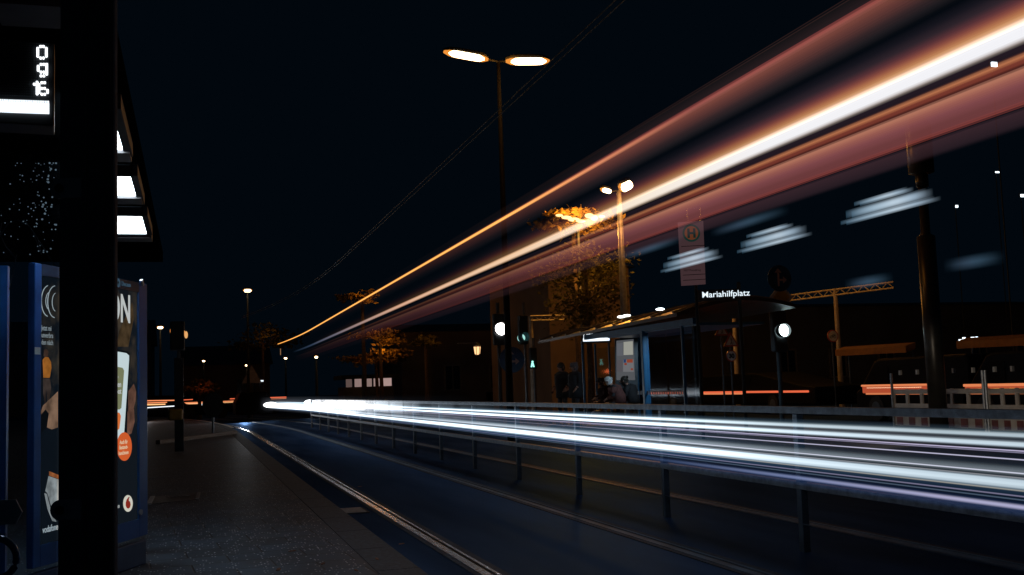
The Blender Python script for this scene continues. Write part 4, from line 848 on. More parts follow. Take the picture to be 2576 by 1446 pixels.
# ------------------------------------------------------------------ people (skin-modifier bodies)
def person(label, px, X, pose='stand', face=0., cloth=(.02, .02, .025), hair=(.03, .025, .02), h=1.72, hairlong=False, lean=0., coat=None, bag=False):
    y = yx(px, X); t = thing('person', label, 'person', (X, y, .115)); s = h / 1.75
    if pose == 'stand':
        J = dict(pel=(0, 0, .95), waist=(0, .01, 1.08), chest=(0, .0, 1.32), neck=(0, .02, 1.49), head=(0, .05 + lean, 1.60), top=(0, .05 + lean, 1.70), shL=(-.18, 0, 1.42), shR=(.18, 0, 1.42), elL=(-.23, -.02, 1.14), elR=(.23, -.02, 1.14), haL=(-.20, .12, .98), haR=(.20, .14, 1.0),
                 hiL=(-.09, 0, .90), hiR=(.09, 0, .90), knL=(-.10, .03, .50), knR=(.11, .02, .50), anL=(-.11, -.02, .09), anR=(.12, -.02, .09), toL=(-.12, .16, .03), toR=(.14, .16, .03))
    else:
        J = dict(pel=(0, 0, .56), waist=(0, .02, .70), chest=(0, .06 + lean, .95), neck=(0, .12 + lean * 1.6, 1.10), head=(0, .19 + lean * 2, 1.20), top=(0, .20 + lean * 2, 1.30), shL=(-.18, .07 + lean, 1.03), shR=(.18, .07 + lean, 1.03), elL=(-.23, .14 + lean, .77), elR=(.23, .14 + lean, .77), haL=(-.08, .36, .70), haR=(.08, .36, .70),
                 hiL=(-.09, .02, .54), hiR=(.09, .02, .54), knL=(-.11, .45, .56), knR=(.11, .45, .56), anL=(-.11, .42, .10), anR=(.12, .45, .10), toL=(-.12, .60, .04), toR=(.13, .63, .04))
    rad = dict(pel=(.15, .12), waist=(.14, .11), chest=(.17, .12), neck=(.055, .055), head=(.085, .10), top=(.06, .07), shL=.068, shR=.068, elL=.05, elR=.05, haL=.034, haR=.034, hiL=.09, hiR=.09, knL=.062, knR=.062, anL=.045, anR=.045, toL=.035, toR=.035)
    Ed = [('pel', 'waist'), ('waist', 'chest'), ('chest', 'neck'), ('neck', 'head'), ('head', 'top'), ('chest', 'shL'), ('chest', 'shR'), ('shL', 'elL'), ('elL', 'haL'), ('shR', 'elR'), ('elR', 'haR'), ('pel', 'hiL'), ('pel', 'hiR'), ('hiL', 'knL'), ('knL', 'anL'), ('anL', 'toL'), ('hiR', 'knR'), ('knR', 'anR'), ('anR', 'toR')]
    V, E, Rr = [], [], []
    idx = {}
    for k in J: idx[k] = len(V); V.append(Vector(J[k])); r = rad[k]; Rr.append(r if isinstance(r, tuple) else (r, r))
    E = [(idx[a], idx[b_]) for a, b_ in Ed]
    for sd in 'LR':        # five short finger chains rooted in each palm
        ha = Vector(J['ha' + sd]); el = Vector(J['el' + sd]); d = (ha - el).normalized(); sx = 1 if sd == 'R' else -1
        side = d.cross(Vector((0, 0, 1))).normalized() if abs(d.z) < .95 else Vector((0, 1, 0))
        pi_ = len(V); V.append(ha + d * .05); Rr.append((.036, .020)); E.append((idx['ha' + sd], pi_))
        for f, (o_, ln) in enumerate(((-.030, .065), (-.010, .078), (.011, .074), (.030, .058))):
            k0 = len(V); V.append(ha + d * .095 + side * o_); Rr.append((.010, .010)); E.append((pi_, k0))
            V.append(ha + d * (.095 + ln * .5) + side * o_ + Vector((0, 0, -.012))); Rr.append((.009, .009)); E.append((k0, k0 + 1))
            V.append(ha + d * (.095 + ln * .9) + side * o_ + Vector((0, 0, -.035))); Rr.append((.008, .008)); E.append((k0 + 1, k0 + 2))
        k0 = len(V); V.append(ha + d * .03 - side * .045); Rr.append((.012, .012)); E.append((idx['ha' + sd], k0)); V.append(ha + d * .07 - side * .06); Rr.append((.010, .010)); E.append((k0, k0 + 1))
    me = bpy.data.meshes.new('body'); M4 = Matrix.Rotation(face, 3, 'Z')
    me.from_pydata([tuple(M4 @ (v * s)) for v in V], E, [])
    o = bpy.data.objects.new('body', me); COL.objects.link(o)
    sk = o.modifiers.new('skin', 'SKIN'); sk.use_smooth_shade = True
    for i, v in enumerate(me.skin_vertices[0].data): v.radius = (Rr[i][0] * s, Rr[i][1] * s); v.use_root = (i == idx['pel'])
    sb = o.modifiers.new('sub', 'SUBSURF'); sb.levels = 1; sb.render_levels = 2
    m2 = bpy.data.meshes.new_from_object(o.evaluated_get(bpy.context.evaluated_depsgraph_get())); bpy.data.objects.remove(o)
    m2.materials.clear(); m2.materials.append(mat('dark_clothes', cloth, .85, 0, .3, 12)); m2.materials.append(mat('skin', (.35, .2, .15), .5, 0, .1))
    zc = J['neck'][2] * s
    for p in m2.polygons:
        zc_ = p.center
        hd = zc_.z > zc + .005 or min((Vector(zc_) - M4 @ (Vector(J[k]) * s)).length for k in ('haL', 'haR')) < .12
        p.material_index = 1 if hd else 0; p.use_smooth = True
    bo = bpy.data.objects.new('body', m2); COL.objects.link(bo); bo.parent = t
    hv = M4 @ (Vector(J['head']) * s)
    fw_ = M4 @ Vector((0, 1, 0)); sd_ = M4 @ Vector((1, 0, 0))
    hb = MB(); hb.ball(hv - fw_ * .02 + Vector((0, 0, .055)), (.105 * s, .115 * s, .10 * s), 16, 10); hb.ball(hv - fw_ * .045 + Vector((0, 0, -.02)), (.095 * s, .085 * s, (.16 if hairlong else .10) * s), 14, 8)
    for k in range(14): a = random.uniform(0, 6.28); hb.ball(hv - fw_ * .03 + Vector((.085 * math.cos(a), .085 * math.sin(a), .05 + random.uniform(-.05, .07))), .04 * s, 8, 6)
    ho = MB.build(hb, 'hair', mat('hair_strands', hair, .6, 0, .5, 40, .5, 80), None, True); ho.parent = t
    fb = MB(); fb.ball(hv + fw_ * .115 * s + Vector((0, 0, -.015)), (.015, .02, .025), 8, 6)
    for e in (-1, 1): fb.ball(hv + sd_ * (.10 * e * s), (.015, .025, .035), 8, 6)
    fo = fb.build('face', m2.materials[1], None, True); fo.parent = t
    eb = MB()
    for e in (-1, 1): eb.ball(hv + fw_ * .098 * s + sd_ * (.035 * e) + Vector((0, 0, .02)), .012, 8, 6)
    eb.bar(hv + fw_ * .103 * s + sd_ * -.025 + Vector((0, 0, -.06)), hv + fw_ * .103 * s + sd_ * .025 + Vector((0, 0, -.06)), .01, .008)
    eo = eb.build('eyes_and_mouth', M_black, None, True); eo.parent = t
    if coat:
        cb = MB(); top = J['neck'][2] * s - .03; bot = J['pel'][2] * s - (.22 if pose == 'stand' else .02); cx = M4 @ (Vector(J['chest']) * s); wx = M4 @ (Vector(J['pel']) * s)
        cb.tube([(wx.x, wx.y, bot), (wx.x, wx.y, bot + .2), (cx.x, cx.y, J['chest'][2] * s), (cx.x, cx.y, J['chest'][2] * s + .1), (cx.x + .02 * fw_.x, cx.y + .02 * fw_.y, top)], [.20 * s, .195 * s, .215 * s, .19 * s, .085 * s], 18)
        for sd in 'LR':
            a, b_, c = (M4 @ (Vector(J[k + sd]) * s) for k in ('sh', 'el', 'ha')); cb.tube([a, (a + b_) / 2, b_, b_ + (c - b_) * .8], [.085 * s, .075 * s, .065 * s, .05 * s], 10)
        co = cb.build('jacket', mat('jacket_cloth', coat, .85, 0, .3, 14, .3, 40), None, True); co.parent = t
    return t
FR = math.radians
person('person in black standing at the left end of the far shelter', 1414, 10.5, 'stand', FR(120), h=1.80, coat=(.012, .012, .014))
person('person in dark coat with paler hair standing under the departure display', 1447, 10.6, 'stand', FR(100), hair=(.12, .10, .11), h=1.78, coat=(.012, .014, .018))
person('dim seated person in dark red beside the white haired one', 1523, 11.9, 'sit', FR(90), cloth=(.05, .02, .02), hair=(.08, .04, .04), coat=(.06, .022, .022))
person('seated white haired person in dark red jacket leaning forward in the far shelter', 1556, 11.5, 'sit', FR(75), cloth=(.02, .02, .025), hair=(.6, .62, .62), coat=(.10, .035, .03), lean=.07)
person('person in black sitting hunched beside the blue shelter column', 1590, 12.0, 'sit', FR(60), cloth=(.015, .015, .018), coat=(.015, .015, .018), lean=.03)
bg_ = MB(); p = Vector((11.15, yx(1500, 11.15), .115)); bg_.tube([p, p + Vector((0, 0, .18)), p + Vector((0, 0, .34)), p + Vector((0, 0, .38))], [.20, .24, .17, .05], 12)
tag(bg_.build('plastic_bag', mat('bag_plastic', (.25, .27, .3), .35, 0, .4, 10, .8, 20), smooth=True), 'pale crumpled plastic bag on the ground by the seated people', 'bag')

# ------------------------------------------------------------------ vehicles on the far road
M_car = mat('dark_car_paint', (.004, .0045, .006), .6, 0, .1, 2, 0, 10, .06); M_tyre = mat('tyre', (.012, .012, .012), .9); M_cgl = mat('car_glass', (.003, .0035, .005), .6, 0, 0, 1, 0, 1, .05)
RED = (1, .17, .07)
def car(label, X, ya, yb, strips, van=False, group='vehicles on the far road', zs=1.0, paint=None):
    zs = .78 if van else 1.0; t = thing('van' if van else 'car', label, 'van' if van else 'car', (X, (ya + yb) / 2, 0), group); L_ = yb - ya; W = 1.75
    if van: prof = [(0, .35), (L_, .35), (L_, 1.0), (L_ - .25, 1.15), (L_ - .9, 2.05), (L_ - 1.1, 2.12), (.1, 2.12), (0, 2.0)]
    else: prof = [(0, .32), (L_, .32), (L_, .62), (L_ - .1, .80), (L_ * .76, .92), (L_ * .62, 1.40), (L_ * .28, 1.44), (L_ * .07, 1.0), (0, .92)]
    MB().prism(prof, (X, ya, 0), (0, 1, 0), (0, 0, zs), (W, 0, 0)).build('body', paint or M_car, t, bevel=.06)
    wn = [(L_ * .32, 1.0), (L_ * .70, .98), (L_ * .61, 1.34), (L_ * .30, 1.37)] if not van else [(L_ - 1.5, 1.25), (L_ - .5, 1.25), (L_ - .95, 1.85), (L_ - 1.5, 1.85)]
    MB().prism(wn, (X - .012, ya, 0), (0, 1, 0), (0, 0, zs), (.01, 0, 0)).build('window', M_cgl, t)
    for yy in (ya + L_ * .2, ya + L_ * .8):
        wl = MB().tube([(X - .02, yy, .33), (X + .2, yy, .33)], .33, 20).build('wheel', M_tyre, t); MB().tube([(X - .03, yy, .33), (X - .015, yy, .33)], .19, 16).build('rim', M_iron, wl)
    for (a, b_, z0, z1, c, s) in strips:
        MB().box((X - .03, (a + b_) / 2, (z0 + z1) / 2), (.03, abs(b_ - a), z1 - z0)).build('tail_light_streak', emit('tail_light_glow', c, s), t, bevel=min(.02, (z1 - z0) * .3))  # long glowing strips draw the streaks of passing tail lamps
    return t
XR = 17.5
def sp(px, py, X=XR): p = at(px, py, X=X); return p.y, p.z
def lights(rows, X): 
    out = []
    for px0, px1, y0, y1, c, s in rows:
        a, za = sp(px0, (y0 + y1) / 2, X); b_, _ = sp(px1, (y0 + y1) / 2, X); m_ = (px0 + px1) / 2; out.append((a, b_, sp(m_, y1, X)[1], sp(m_, y0, X)[1], c, s))
    return out
def car_px(label, px0, px1, rows, X=XR, **k): ya, yb = sorted((yx(px0, X), yx(px1, X))); return car(label, X, ya, yb, lights(rows, X), **k)
OR = (1, .30, .12)
car_px('dark van with wide red tail lamp block and bright bar, left of the barriers', 2440, 2150, [(2168, 2338, 966, 971, OR, .75), (2172, 2345, 971, 988, RED, .42), (2180, 2345, 987, 992, OR, .62), (2182, 2322, 972, 977, (1, .55, .32), 1.3), (2347, 2360, 966, 971, OR, .8)], van=True)
car_px('dark van with red tail lamp and yellow bar behind the barriers at the right edge', 2760, 2415, [(2425, 2640, 964, 971, OR, .75), (2430, 2640, 971, 985, RED, .42), (2435, 2640, 985, 991, OR, .6), (2455, 2640, 974, 978, (1, .45, .08), .9)], van=True)
car_px('dark car with one long red light line between shelter and dark van', 2050, 1625, [(1770, 2036, 983, 988, RED, .8), (1632, 1728, 986, 991, RED, .8), (1770, 1870, 988.5, 992, OR, .7)], X=19.0)
car_px('dark car with red and orange light lines behind the dazzling white lamp', 1225, 1050, [(1067, 1220, 985, 987, RED, .5), (1070, 1220, 990, 993.5, OR, .8), (1060, 1175, 964, 965.5, (1, .45, .1), .6)], X=19.5)
car_px('dark car with three stacked red light lines behind the standing people', 1392, 1232, [(1350, 1390, 968, 970, RED, .6), (1346, 1388, 974, 980, OR, .9), (1357, 1383, 987, 994, OR, 1.0)], X=18.0)
# left-hand cars on the crossing street
def cross_car(label, px0, px1, py, Y, rows):
    a, b_ = at(px0, py, Y=Y), at(px1, py, Y=Y); t = thing('car', label, 'car', ((a.x + b_.x) / 2, Y, 0), 'cars on the crossing street'); L_ = b_.x - a.x
    prof = [(0, .32), (L_, .32), (L_, .62), (L_ * .97, .80), (L_ * .76, .92), (L_ * .62, 1.40), (L_ * .28, 1.44), (L_ * .07, 1.0), (0, .92)]
    MB().prism(prof, (a.x, Y, 0), (1, 0, 0), (0, 0, 1), (0, 1.75, 0)).build('body', M_car, t, bevel=.06)
    MB().prism([(L_ * .32, 1.0), (L_ * .70, .98), (L_ * .61, 1.34), (L_ * .30, 1.37)], (a.x, Y - .012, 0), (1, 0, 0), (0, 0, 1), (0, .01, 0)).build('window', M_cgl, t)
    for f in (.2, .8): MB().tube([(a.x + L_ * f, Y - .02, .33), (a.x + L_ * f, Y + .2, .33)], .33, 18).build('wheel', M_tyre, t)
    for q0, q1, y0, y1, y2, c, s in rows:      # y0 -> y1 is the drift of the line, y2 its thickness
        A, B = at(q0, y0, Y=Y - .05), at(q1, y1, Y=Y - .05); th = abs(at(q0, y0, Y=Y).z - at(q0, y0 + y2, Y=Y).z)
        MB().bar(A, B, .04, th).build('tail_light_streak' if c[2] < .5 else 'headlight', emit('street_car_light', c, s), t)  # glowing bars trace the streaks of the car lights
cross_car('dark car at the far left with stacked orange tail lines and white line', 300, 520, 1010, 60, [(360, 448, 1008, 1006.5, 2.6, OR, 1.1), (360, 420, 1014, 1011.5, 2.4, OR, 1.1), (455, 485, 1006, 1004.5, 2, RED, .9), (360, 416, 1018, 1016.5, 3, (1, .5, .2), 1.3), (360, 440, 1026, 1021, 2.4, (.9, .95, 1), 1.3)])
cross_car('dark car behind the round sign with orange tail lines', 425, 590, 1010, 66, [(428, 515, 1016.5, 1014, 2.6, (1, .45, .2), 1.2), (462, 600, 1013, 1008, 2.0, OR, 1.0), (448, 520, 1023, 1017.5, 1.6, (.9, .95, 1), .9), (500, 545, 1018.5, 1013.5, 4.0, (.75, .85, .95), .7)])
cross_car('dark car right of the round sign with a long red tail line', 575, 720, 1005, 74, [(578, 720, 1003, 998.5, 2.2, RED, 1.0), (548, 660, 1010, 1006, 2.0, OR, 1.0), (590, 720, 1006, 1002, 1.4, OR, .7), (548, 600, 1013, 1010.5, 2.0, (1, .5, .2), .9), (600, 650, 1014.5, 1013.5, .8, (.9, .9, 1), .8)])
# hot glow of oncoming head lamps at the far end of the bands
oc = thing('car', 'oncoming car with dazzling white head lamps at the far end of the white bands', 'car', (3.1, 55, 0))
MB().prism([(0, .32), (1.75, .32), (1.75, .92), (1.5, 1.42), (.25, 1.42), (0, .92)], (2.0, 54, 0), (1, 0, 0), (0, 0, 1), (0, 4.2, 0)).build('body', M_car, oc, bevel=.06)
for px, py, rx in ((680, 1018, .34), (780, 1012, .30)):
    p = at(px, py, Y=53.9); MB().ball(p, (rx, .12, .13), 16, 10).build('headlight', emit('oncoming_lamp', (.95, .98, 1), 5), oc, True)

lamp('SPOT', 'added_road_beam', at(352, 1020, Y=59), (.95, .95, 1), 90, .12, (2.2, 44, .1), None, 40)  # added beam without a lens, brightens the pale kerb strip
kl = MB(); kl.sweep(1.36, 1.46, PZ + .004, PZ + .012, 40, 77.5, .8); struct('kerb_sheen_strip', kl, mat('kerb_sheen_pale', (.6, .58, .55), .5))  # pale strip stands for the bright sheen along the curving kerb
lamp('SPOT', 'added_road_beam', (2.4, 53.6, .8), (.9, .95, 1), 260, .15, (2.0, 24, 0), None, 60)  # added beam without a lens, puts sheen on the far road
# ------------------------------------------------------------------ construction barriers
def barrier(label, px0, px1, X):
    y0, y1 = sorted((yx(px0, X), yx(px1, X))); t = thing('barrier_fence', label, 'barrier', (X, (y0 + y1) / 2, 0), 'construction barriers'); L_ = y1 - y0
    hgt = 1.02
    def u(f, z): return Vector((X, y0 + L_ * f, z))
    # white moulded panel with slots: solid rails and bridges, so the slots are real openings
    mb = MB()
    for z0, z1 in ((.12, .42), (.50, .60), (.80, .90)): mb.box((X, (y0 + y1) / 2, (z0 + z1) / 2), (.05, L_, z1 - z0))
    for k in range(7): mb.box((X, y0 + L_ * k / 6, .55 + (.10)), (.048, .09, .52))
    mb.build('panel', mat('barrier_plastic', (.55, .50, .45), .45, 0, .15, 5), t, bevel=.015)
    st = MB()
    for k in range(7): st.box((X - .028, y0 + L_ * (k + .5) / 7, .23), (.006, L_ / 14, .17))
    st.build('reflective_stripe', mat('stripe_red', (.22, .06, .05), .4), t)
    for f in (0.0, 1.0):
        pm = MB().tube([u(f, .02) + Vector((-.03, 0, 0)), u(f, 1.25) + Vector((-.03, 0, 0))], .03, 10).build('post', M_galv, t)
        MB().box(u(f, .03) + Vector((-.05, 0, 0)), (.34, .10, .06)).build('foot', M_black, pm)
    for k in range(5): MB().box(u((k + .5) / 5, 1.26), (.05, .05, .10)).build('reflector', M_white, t)
    return t
barrier('white slotted construction barrier with red striped foot, under the red tail lamp', 2475, 2245, 14.6)
barrier('white slotted construction barrier at the right edge of the picture', 2720, 2482, 14.4)
p = at(2330, 1050, X=13.2); lamp('SPOT', 'barrier_fill_light', (9.0, 13.2, .75), (1, .86, .66), 120, .12, (14.6, yx(2350, 14.6), .15), None, 40)  # added light to brighten the barriers; no vehicle stands here

# ------------------------------------------------------------------ lattice gantry
def gantry(label, a, b_, Y0, Y1, hpx, n, posts):
    A, B = at(*a, Y=Y0), at(*b_, Y=Y1); t = thing('sign_gantry', label, 'gantry', (A.x, Y0, 0)); hh = at(a[0], a[1] - hpx, Y=Y0).z - A.z; U = Vector((0, 0, hh))
    Mg = mat('gantry_steel', (.42, .36, .28), .45, .3, .2)
    MB().tube([A, B], .035, 8).tube([A + U, B + U], .035, 8).build('chord', Mg, t)
    d = MB()
    for k in range(n): p0, p1, pm = A + (B - A) * (k / n), A + (B - A) * ((k + 1) / n), A + (B - A) * ((k + .5) / n) + U; d.tube([p0, pm], .02, 6); d.tube([pm, p1], .02, 6)
    d.build('lattice', Mg, t)
    for f in posts: q_ = A + (B - A) * f; MB().tube([(q_.x, q_.y + .1, 0), q_ + Vector((0, .1, hh))], [.11, .08], 10).build('post', Mg, t)
    return A, B
A, B = gantry('long orange lit lattice gantry right of the station name sign', (1840, 774), (2248, 724), 40, 33, 13, 15, (.02, .68))
lamp('POINT', 'gantry_fill_light', (A + (B - A) * .55) + Vector((-1, -3.2, 1.6)), SOD, 42, .2); lamp('POINT', 'gantry_fill_light', (A + (B - A) * .15) + Vector((-1, -3.0, 1.6)), SOD, 22, .2)  # added orange lights for the lattice, no fixture
gantry('short dim lattice gantry left of the far shelter roof', (1334, 806), (1420, 804), 40, 40, 11, 4, (.03,))
# tall mast at the right
b = at(2330, 620, X=13.6); t = thing('mast', 'tall thick tapering mast with collars at the right, crossed by the light bands', 'mast', (13.6, b.y, 0))
zt = at(2322, 300, Y=b.y).z; z1 = at(2322, 440, Y=b.y).z; z2 = at(2322, 470, Y=b.y).z; z3 = at(2322, 595, Y=b.y).z
M_mast = mat('mast_paint', (.05, .045, .04), .35, .5, .2)
MB().tube([(b.x, b.y, 0), (b.x, b.y, z3)], .17, 18).build('base_section', M_mast, t, True); MB().tube([(b.x, b.y, z3), (b.x, b.y, z3 + .05), (b.x, b.y, z2)], [.17, .09, .085], 18).build('shaft', M_mast, t, True)
MB().tube([(b.x, b.y, z2), (b.x, b.y, z1)], [.12, .12], 18).build('collar', M_mast, t, True); MB().tube([(b.x, b.y, z1), (b.x, b.y, z1 + .04), (b.x, b.y, zt - .15), (b.x, b.y, zt)], [.12, .24, .24, .16], 20).build('head_drum', M_mast, t, True)
lamp('POINT', 'mast_fill_light', (b.x - 1.8, b.y + .9, z1 + .2), SOD, 14, .1)  # added light without fixture, tints the mast head

# ------------------------------------------------------------------ trees
M_leaf = None
def leafmat(name, col, tr=.4):
    m, nt, N, L = newmat(name); o = N.new('ShaderNodeOutputMaterial'); d = N.new('ShaderNodeBsdfDiffuse'); t = N.new('ShaderNodeBsdfTranslucent'); mx = N.new('ShaderNodeMixShader'); mx.inputs[0].default_value = tr
    g_ = N.new('ShaderNodeNewGeometry'); rp = N.new('ShaderNodeValToRGB'); c = Vector(col); rp.color_ramp.elements[0].color = (*(c * .45), 1); rp.color_ramp.elements[1].color = (*(c * 1.6), 1)
    L.new(g_.outputs['Random Per Island'], rp.inputs[0])
    for s in (d, t): L.new(rp.outputs[0], s.inputs['Color'])
    L.new(d.outputs[0], mx.inputs[1]); L.new(t.outputs[0], mx.inputs[2]); L.new(mx.outputs[0], o.inputs['Surface']); return m
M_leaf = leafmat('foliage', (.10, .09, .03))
def tree(label, base, height, crown_c, crown_r, n, leaf=.10, seed=1, clumps=16, limbs=9, lm=None):
    rg = random.Random(seed); t = thing('tree', label, 'tree', base, 'street trees'); base = Vector(base); cc = Vector(crown_c)
    tk = MB(); tk.tube([base, base + Vector((.05, .0, height * .3)), Vector((cc.x, cc.y, cc.z - crown_r[2] * .3)), cc + Vector((0, 0, crown_r[2] * .6))], [.16, .12, .08, .02], 10)
    cl = []
    for k in range(clumps):
        a = rg.uniform(0, 6.28); zz_ = rg.uniform(-.9, .95); rr = math.sqrt(max(0, 1 - zz_ * zz_)) * rg.uniform(.35, 1)
        cl.append(cc + Vector((math.cos(a) * rr * crown_r[0], math.sin(a) * rr * crown_r[1], zz_ * crown_r[2])))
    for k in range(limbs):
        p = cl[k % len(cl)]; s0 = Vector((cc.x, cc.y, cc.z - crown_r[2] * rg.uniform(.2, .9))); mid = (s0 + p) / 2 + Vector((0, 0, .12 * crown_r[2])); tk.tube([s0, mid, p], [.05, .03, .01], 6)
    tk.build('trunk', M_bark, t, True)
    lf = MB()
    for k in range(n):
        c = rg.choice(cl); sg = .28; p = c + Vector((rg.gauss(0, sg * crown_r[0] * .7), rg.gauss(0, sg * crown_r[1] * .7), rg.gauss(0, sg * crown_r[2] * .7)))
        u = Vector((rg.gauss(0, 1), rg.gauss(0, 1), rg.gauss(0, .6))).normalized(); v = u.cross(Vector((rg.gauss(0, 1), rg.gauss(0, 1), rg.gauss(0, 1)))).normalized(); s = leaf * rg.uniform(.6, 1.3); b0 = len(lf.v)
        lf.v += [p - u * s, p + v * s * .5, p + u * s, p - v * s * .5]; lf.f.append((b0, b0+1, b0+2, b0+3))
    lf.build('crown', lm or M_leaf, t)
    return t
c = at(1475, 735, Y=38); tree('leafy tree lit orange from behind beside the far shelter roof', (c.x, 38, 0), 6, c, (1.75, 1.6, 1.5), 2600, .10, 3, 22, 14)
lamp('POINT', 'tree_fill_light', (c.x + .3, 39.8, c.z + .6), SOD, 26, .2); lamp('POINT', 'tree_fill_light', (c.x + 1.9, 36.4, c.z + 2.6), SOD, 14, .2)  # added lights without fixture, brighten the crown
c = at(1450, 552, Y=40); tree('tree top glowing bright orange around a hidden lamp beneath the white band', (c.x, 40.5, 0), 7, c + Vector((0, .5, 0)), (1.5, .8, .38), 2600, .17, 5, 26, 8, leafmat('foliage_lit_tone', (.30, .20, .05), .5))  # leaves coloured brighter than the other trees, to look lit
lamp('POINT', 'tree_fill_light', c + Vector((-.25, -.9, .25)), (1, .42, .06), 420, .15); lamp('POINT', 'tree_fill_light', c + Vector((.5, -.9, -.5)), (1, .42, .06), 260, .15)  # unseen lights before the leaves, strengthening the orange glow
MB_ = MB()
for dx, dz, rx, rz in ((-.55, .02, .22, .07), (-.25, -.06, .26, .08), (.05, -.12, .2, .06), (.42, .10, .2, .10), (.62, .02, .16, .12), (-.85, .10, .16, .05), (.95, .08, .14, .05)): MB_.ball(c + Vector((dx, -.35, dz)), (rx, .10, rz), 12, 8)
t = thing('street_lamp', 'street lamp hidden in the glowing orange tree top', 'street lamp', (c.x, 40.1, 0), 'street lamps'); MB_.build('diffuser', emit('lamp_in_leaves', (1, .62, .25), 2.2), t, True); MB().tube([(c.x + .1, 40.15, 0), (c.x + .1, 40.15, c.z)], .06, 8).build('pole', M_iron, t)
LF2 = leafmat('street_foliage_lit_tone', (.24, .16, .04), .5)  # brighter leaf copy, lamplight put into its colour
for i, (px, py, Y, rx, rz, pw, lab, n) in enumerate([(910, 748, 58, 1.1, .32, 60, 'small patch of orange lit foliage crossed by the orange roof line', 420), (955, 848, 62, 1.6, .38, 45, 'dim orange lit tree top below the salmon bands', 520), (945, 897, 64, 2.6, .40, 60, 'wide dark tree with orange glints above the lit shop windows', 800), (660, 850, 72, 2.6, .8, 30, 'dim tree in the far left street with brownish lit leaves', 700), (500, 975, 64, 1.0, .42, 20, 'low bush with red glints behind the round sign', 420), (1070, 860, 60, .8, .3, 30, 'small leafy patch with white glints left of the lantern', 260)]):
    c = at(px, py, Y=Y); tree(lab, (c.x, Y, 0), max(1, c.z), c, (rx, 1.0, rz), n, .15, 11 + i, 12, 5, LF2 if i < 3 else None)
    lamp('POINT', 'tree_fill_light', c + Vector((.2, -1.1, .5 if i != 4 else .2)), (1, .16, .05) if i == 4 else (SOD if i != 6 else (.9, .95, 1)), pw * (.8 if i < 3 else .35), .12)  # added light without fixture for each crown

# ------------------------------------------------------------------ buildings
def building(label, x0, x1, y0, depth, hgt, col, floors, wx, roofh=2.5, lit=None, group='buildings'):
    t = thing('building', label, 'building', ((x0 + x1) / 2, y0 + depth / 2, 0), group)
    MB().box(((x0 + x1) / 2, y0 + depth / 2, hgt / 2), (x1 - x0, depth, hgt)).build('wall', mat('plaster', tuple(min(.7, c * 1.2) for c in col), .85, 0, .2, .6, .3, 20), t)
    MB().prism([(-.3, 0), (depth + .3, 0), (depth / 2, roofh)], (x0 - .3, y0, hgt + .003), (0, 1, 0), (0, 0, 1), (x1 - x0 + .6, 0, 0)).build('roof', mat('roof_tiles', (.08, .075, .075), .8), t)
    fm = mat('window_frame_paint', (.2, .18, .16), .6); gm = mat('dark_window_glass', (.01, .012, .016), .1)
    n = int((x1 - x0 - 1) / wx); mf = mg = None
    for f in range(floors):
        for k in range(n):
            X = x0 + .5 + wx * (k + .5) + ((x1 - x0 - 1) - n * wx) / 2; Z = 2.0 + f * 3.2
            if Z + 1 > hgt: continue
            if mf is None:
                q = MB(); q.box((0, 0, .85), (1.2, .1, .1)).box((0, 0, -.85), (1.3, .16, .1)).box((-.55, 0, 0), (.1, .1, 1.6)).box((.55, 0, 0), (.1, .1, 1.6)).box((0, 0, 0), (.06, .08, 1.6)); o1 = q.build('window', fm, t); mf = o1.data
                o2 = MB().box((0, .03, 0), (1.0, .03, 1.6)).build('pane', gm, o1); mg = o2.data
            else:
                o1 = bpy.data.objects.new('window', mf); COL.objects.link(o1); o1.parent = t; o2 = bpy.data.objects.new('pane', mg); COL.objects.link(o2); o2.parent = o1
            o1.location = Vector((X, y0 - .05, Z)) - t.location; o2.location = (0, 0, 0)
    return t
building('dark facade at the far left end of the street', -38, -4, 112, 12, 7, (.12, .11, .10), 2, 3.4)
building('low brown building behind the two small white lamps', -1, 7, 104, 10, 4.2, (.22, .15, .10), 1, 3.0, 2)
building('plain facade behind the leafy tree, washed brown by the lamps', at(1385, 900, Y=46).x, at(1590, 900, Y=46).x, 46, 10, 6.6, (.16, .11, .08), 2, 3.2, .8)
building('dark building in the middle distance behind the dazzling white lamp', at(1010, 900, Y=72).x, at(1370, 900, Y=72).x, 72, 10, 5.2, (.12, .10, .09), 1, 3.2, .8)
building('dark house block at the right behind the lattice gantry', at(1830, 900, Y=56).x, at(2700, 900, Y=56).x, 56, 12, 5.4, (.08, .08, .085), 1, 3.4, .6)
lamp('SPOT', 'wall_fill_light', (at(1560, 700, Y=42).x, 41.5, 6.5), SOD, 9, .2, (at(1480, 800, Y=46).x, 46, 4.5), None, 110)  # added spot without fixture, brightens the facade
# shop with lit windows
x0, x1 = at(866, 960, Y=66).x, at(992, 960, Y=66).x; zs0, zs1 = at(930, 972, Y=66).z, at(930, 952, Y=66).z
t = thing('kiosk', 'low kiosk with a row of pale lit windows behind the white bands', 'kiosk', ((x0 + x1) / 2, 67.5, 0))
MB().box(((x0 + x1) / 2, 67.6, zs0 / 2), (x1 - x0, 3.0, zs0)).build('wall', mat('kiosk_wall', (.08, .08, .08), .7), t); MB().box(((x0 + x1) / 2, 67.5, zs1 + .12), (x1 - x0 + .5, 3.6, .24)).build('roof', M_black, t)
for px0, px1, s in ((871, 886, .16), (893, 911, .42), (914, 936, .38), (941, 961, .5), (964, 986, .62)):
    a, b_ = at(px0, 960, Y=66).x, at(px1, 960, Y=66).x; MB().box(((a + b_) / 2, 66.2, (zs0 + zs1) / 2), (b_ - a, .04, zs1 - zs0)).build('lit_window', emit('shop_window', (.62, .42, .38), s), t)
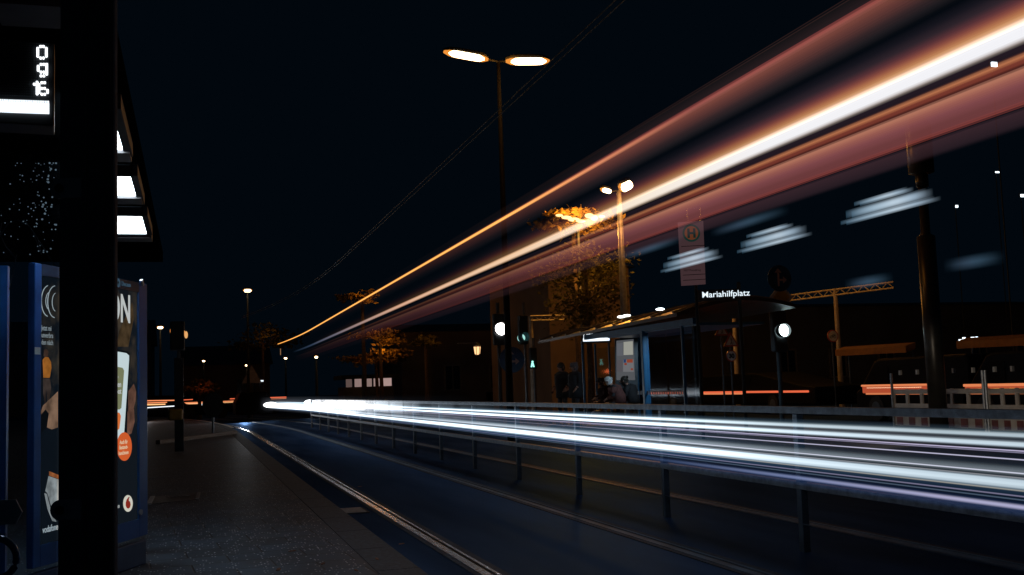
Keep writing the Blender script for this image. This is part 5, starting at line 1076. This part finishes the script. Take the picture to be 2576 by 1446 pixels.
for k, px in enumerate((889, 912, 938, 962)): MB().box((at(px, 960, Y=66).x, 66.15, (zs0 + zs1) / 2), (.09, .1, zs1 - zs0)).build('mullion', M_black, t)
# small lit things on the dark right-hand block
for px, py, Y, sx, sz, lab in ((2500, 162, 30, .22, .16, 'twin white floodlight high at the upper right corner'), (2406, 519, 45, .13, .12, 'single small white wall lamp left of the right edge'), (2508, 433, 45, .22, .07, 'flat white wall lamp above the single small one'), (2571, 492, 45, .2, .14, 'white wall lamp cut by the right edge')):
    p = at(px, py, Y=Y); t = thing('wall_lamp', lab, 'wall lamp', p, 'small white lamps at the right')
    MB().box(p, (sx, .06, sz)).build('lens', E_cool, t, bevel=.01); MB().box(p + Vector((0, .07, .03)), (sx * 1.3, .08, sz * 1.5)).build('housing', M_black, t); MB().tube([(p.x, p.y + .12, 0), (p.x, p.y + .12, p.z + .1)], .022, 8).build('post', M_black, t)
for px, py, lab in ((640, 958, 'left of two tiny white lamps in the far left street'), (654, 958, 'right and wider of two tiny white lamps in the far left street')):
    p = at(px, py, Y=70); t = thing('bollard_lamp', lab, 'lamp', (p.x, 70, 0)); MB().box(p, (.24 if px == 640 else .42, .06, .09)).build('lens', emit('tiny_white', (.8, .9, 1), 1.4), t); MB().box(p + Vector((0, .1, -p.z / 2)), (.05, .05, p.z)).build('post', M_black, t)
# lit shop lettering at the right is too small to read: three white panes
t = thing('lit_kiosk_sign', 'tiny white lit letters above the brown awning at the right', 'sign', at(2440, 852, Y=40))
for px, wd_, py in ((2416, 12, 856), (2424, 8, 851), (2446, 12, 850), (2456, 6, 849)):
    p = at(px, py, Y=40); MB().box(p, (wd_ * .015, .05, .09)).build('lit_letter', E_cool, t)
MB().box(at(2440, 860, Y=40.2), (1.2, .1, .18)).build('sign_board', M_black, t)
for a, b_, z, lab in (((2100, 888), (2278, 878), 15, 'long orange lit awning edge over the dark van'), ((2405, 868), (2640, 856), 14, 'second orange lit awning edge at the right edge')):
    A, B = at(*a, X=20.5), at(*b_, X=20.5); hh = .10
    t = thing('awning', lab, 'awning', (20.5, (A.y + B.y) / 2, 0)); MB().prism([(0, -hh), (B.y - A.y, B.z - A.z - hh), (B.y - A.y, B.z - A.z + hh), (0, hh)], A, (0, 1, 0), (0, 0, 1), (.35, 0, .10)).build('awning_cloth', mat('awning_fabric', (.24, .10, .03), .8, 0, .2), t)
    for f in (.05, .95): q_ = A + (B - A) * f; MB().tube([(q_.x + .4, q_.y, 0), (q_.x + .4, q_.y, q_.z)], .04, 8).build('post', M_iron, t)
    lamp('POINT', 'awning_fill_light', ((A + B) / 2) + Vector((-2.0, 0, .9)), (1, .4, .08), 8, .2)  # added light without fixture for the orange edge

# ------------------------------------------------------------------ overhead wires
M_wire = mat('wire_copper', (.6, .45, .3), .5, .2)
def wire(label, m, X, ya, yb, r=.008):
    q = MB(); n = 14; q.tube([(X + bend(ya + (yb - ya) * k / n), ya + (yb - ya) * k / n, H + m * X) for k in range(n + 1)], r, 6); return tag(q.build('overhead_wire', M_wire), label, 'overhead wire', 'overhead tram wires')
wire('upper of the overhead tram wires, catching orange light below the twin lamp', .935, 4.75, 2, 62); wire('lower of the overhead tram wires, just under the first', .915, 4.75, 2, 62)
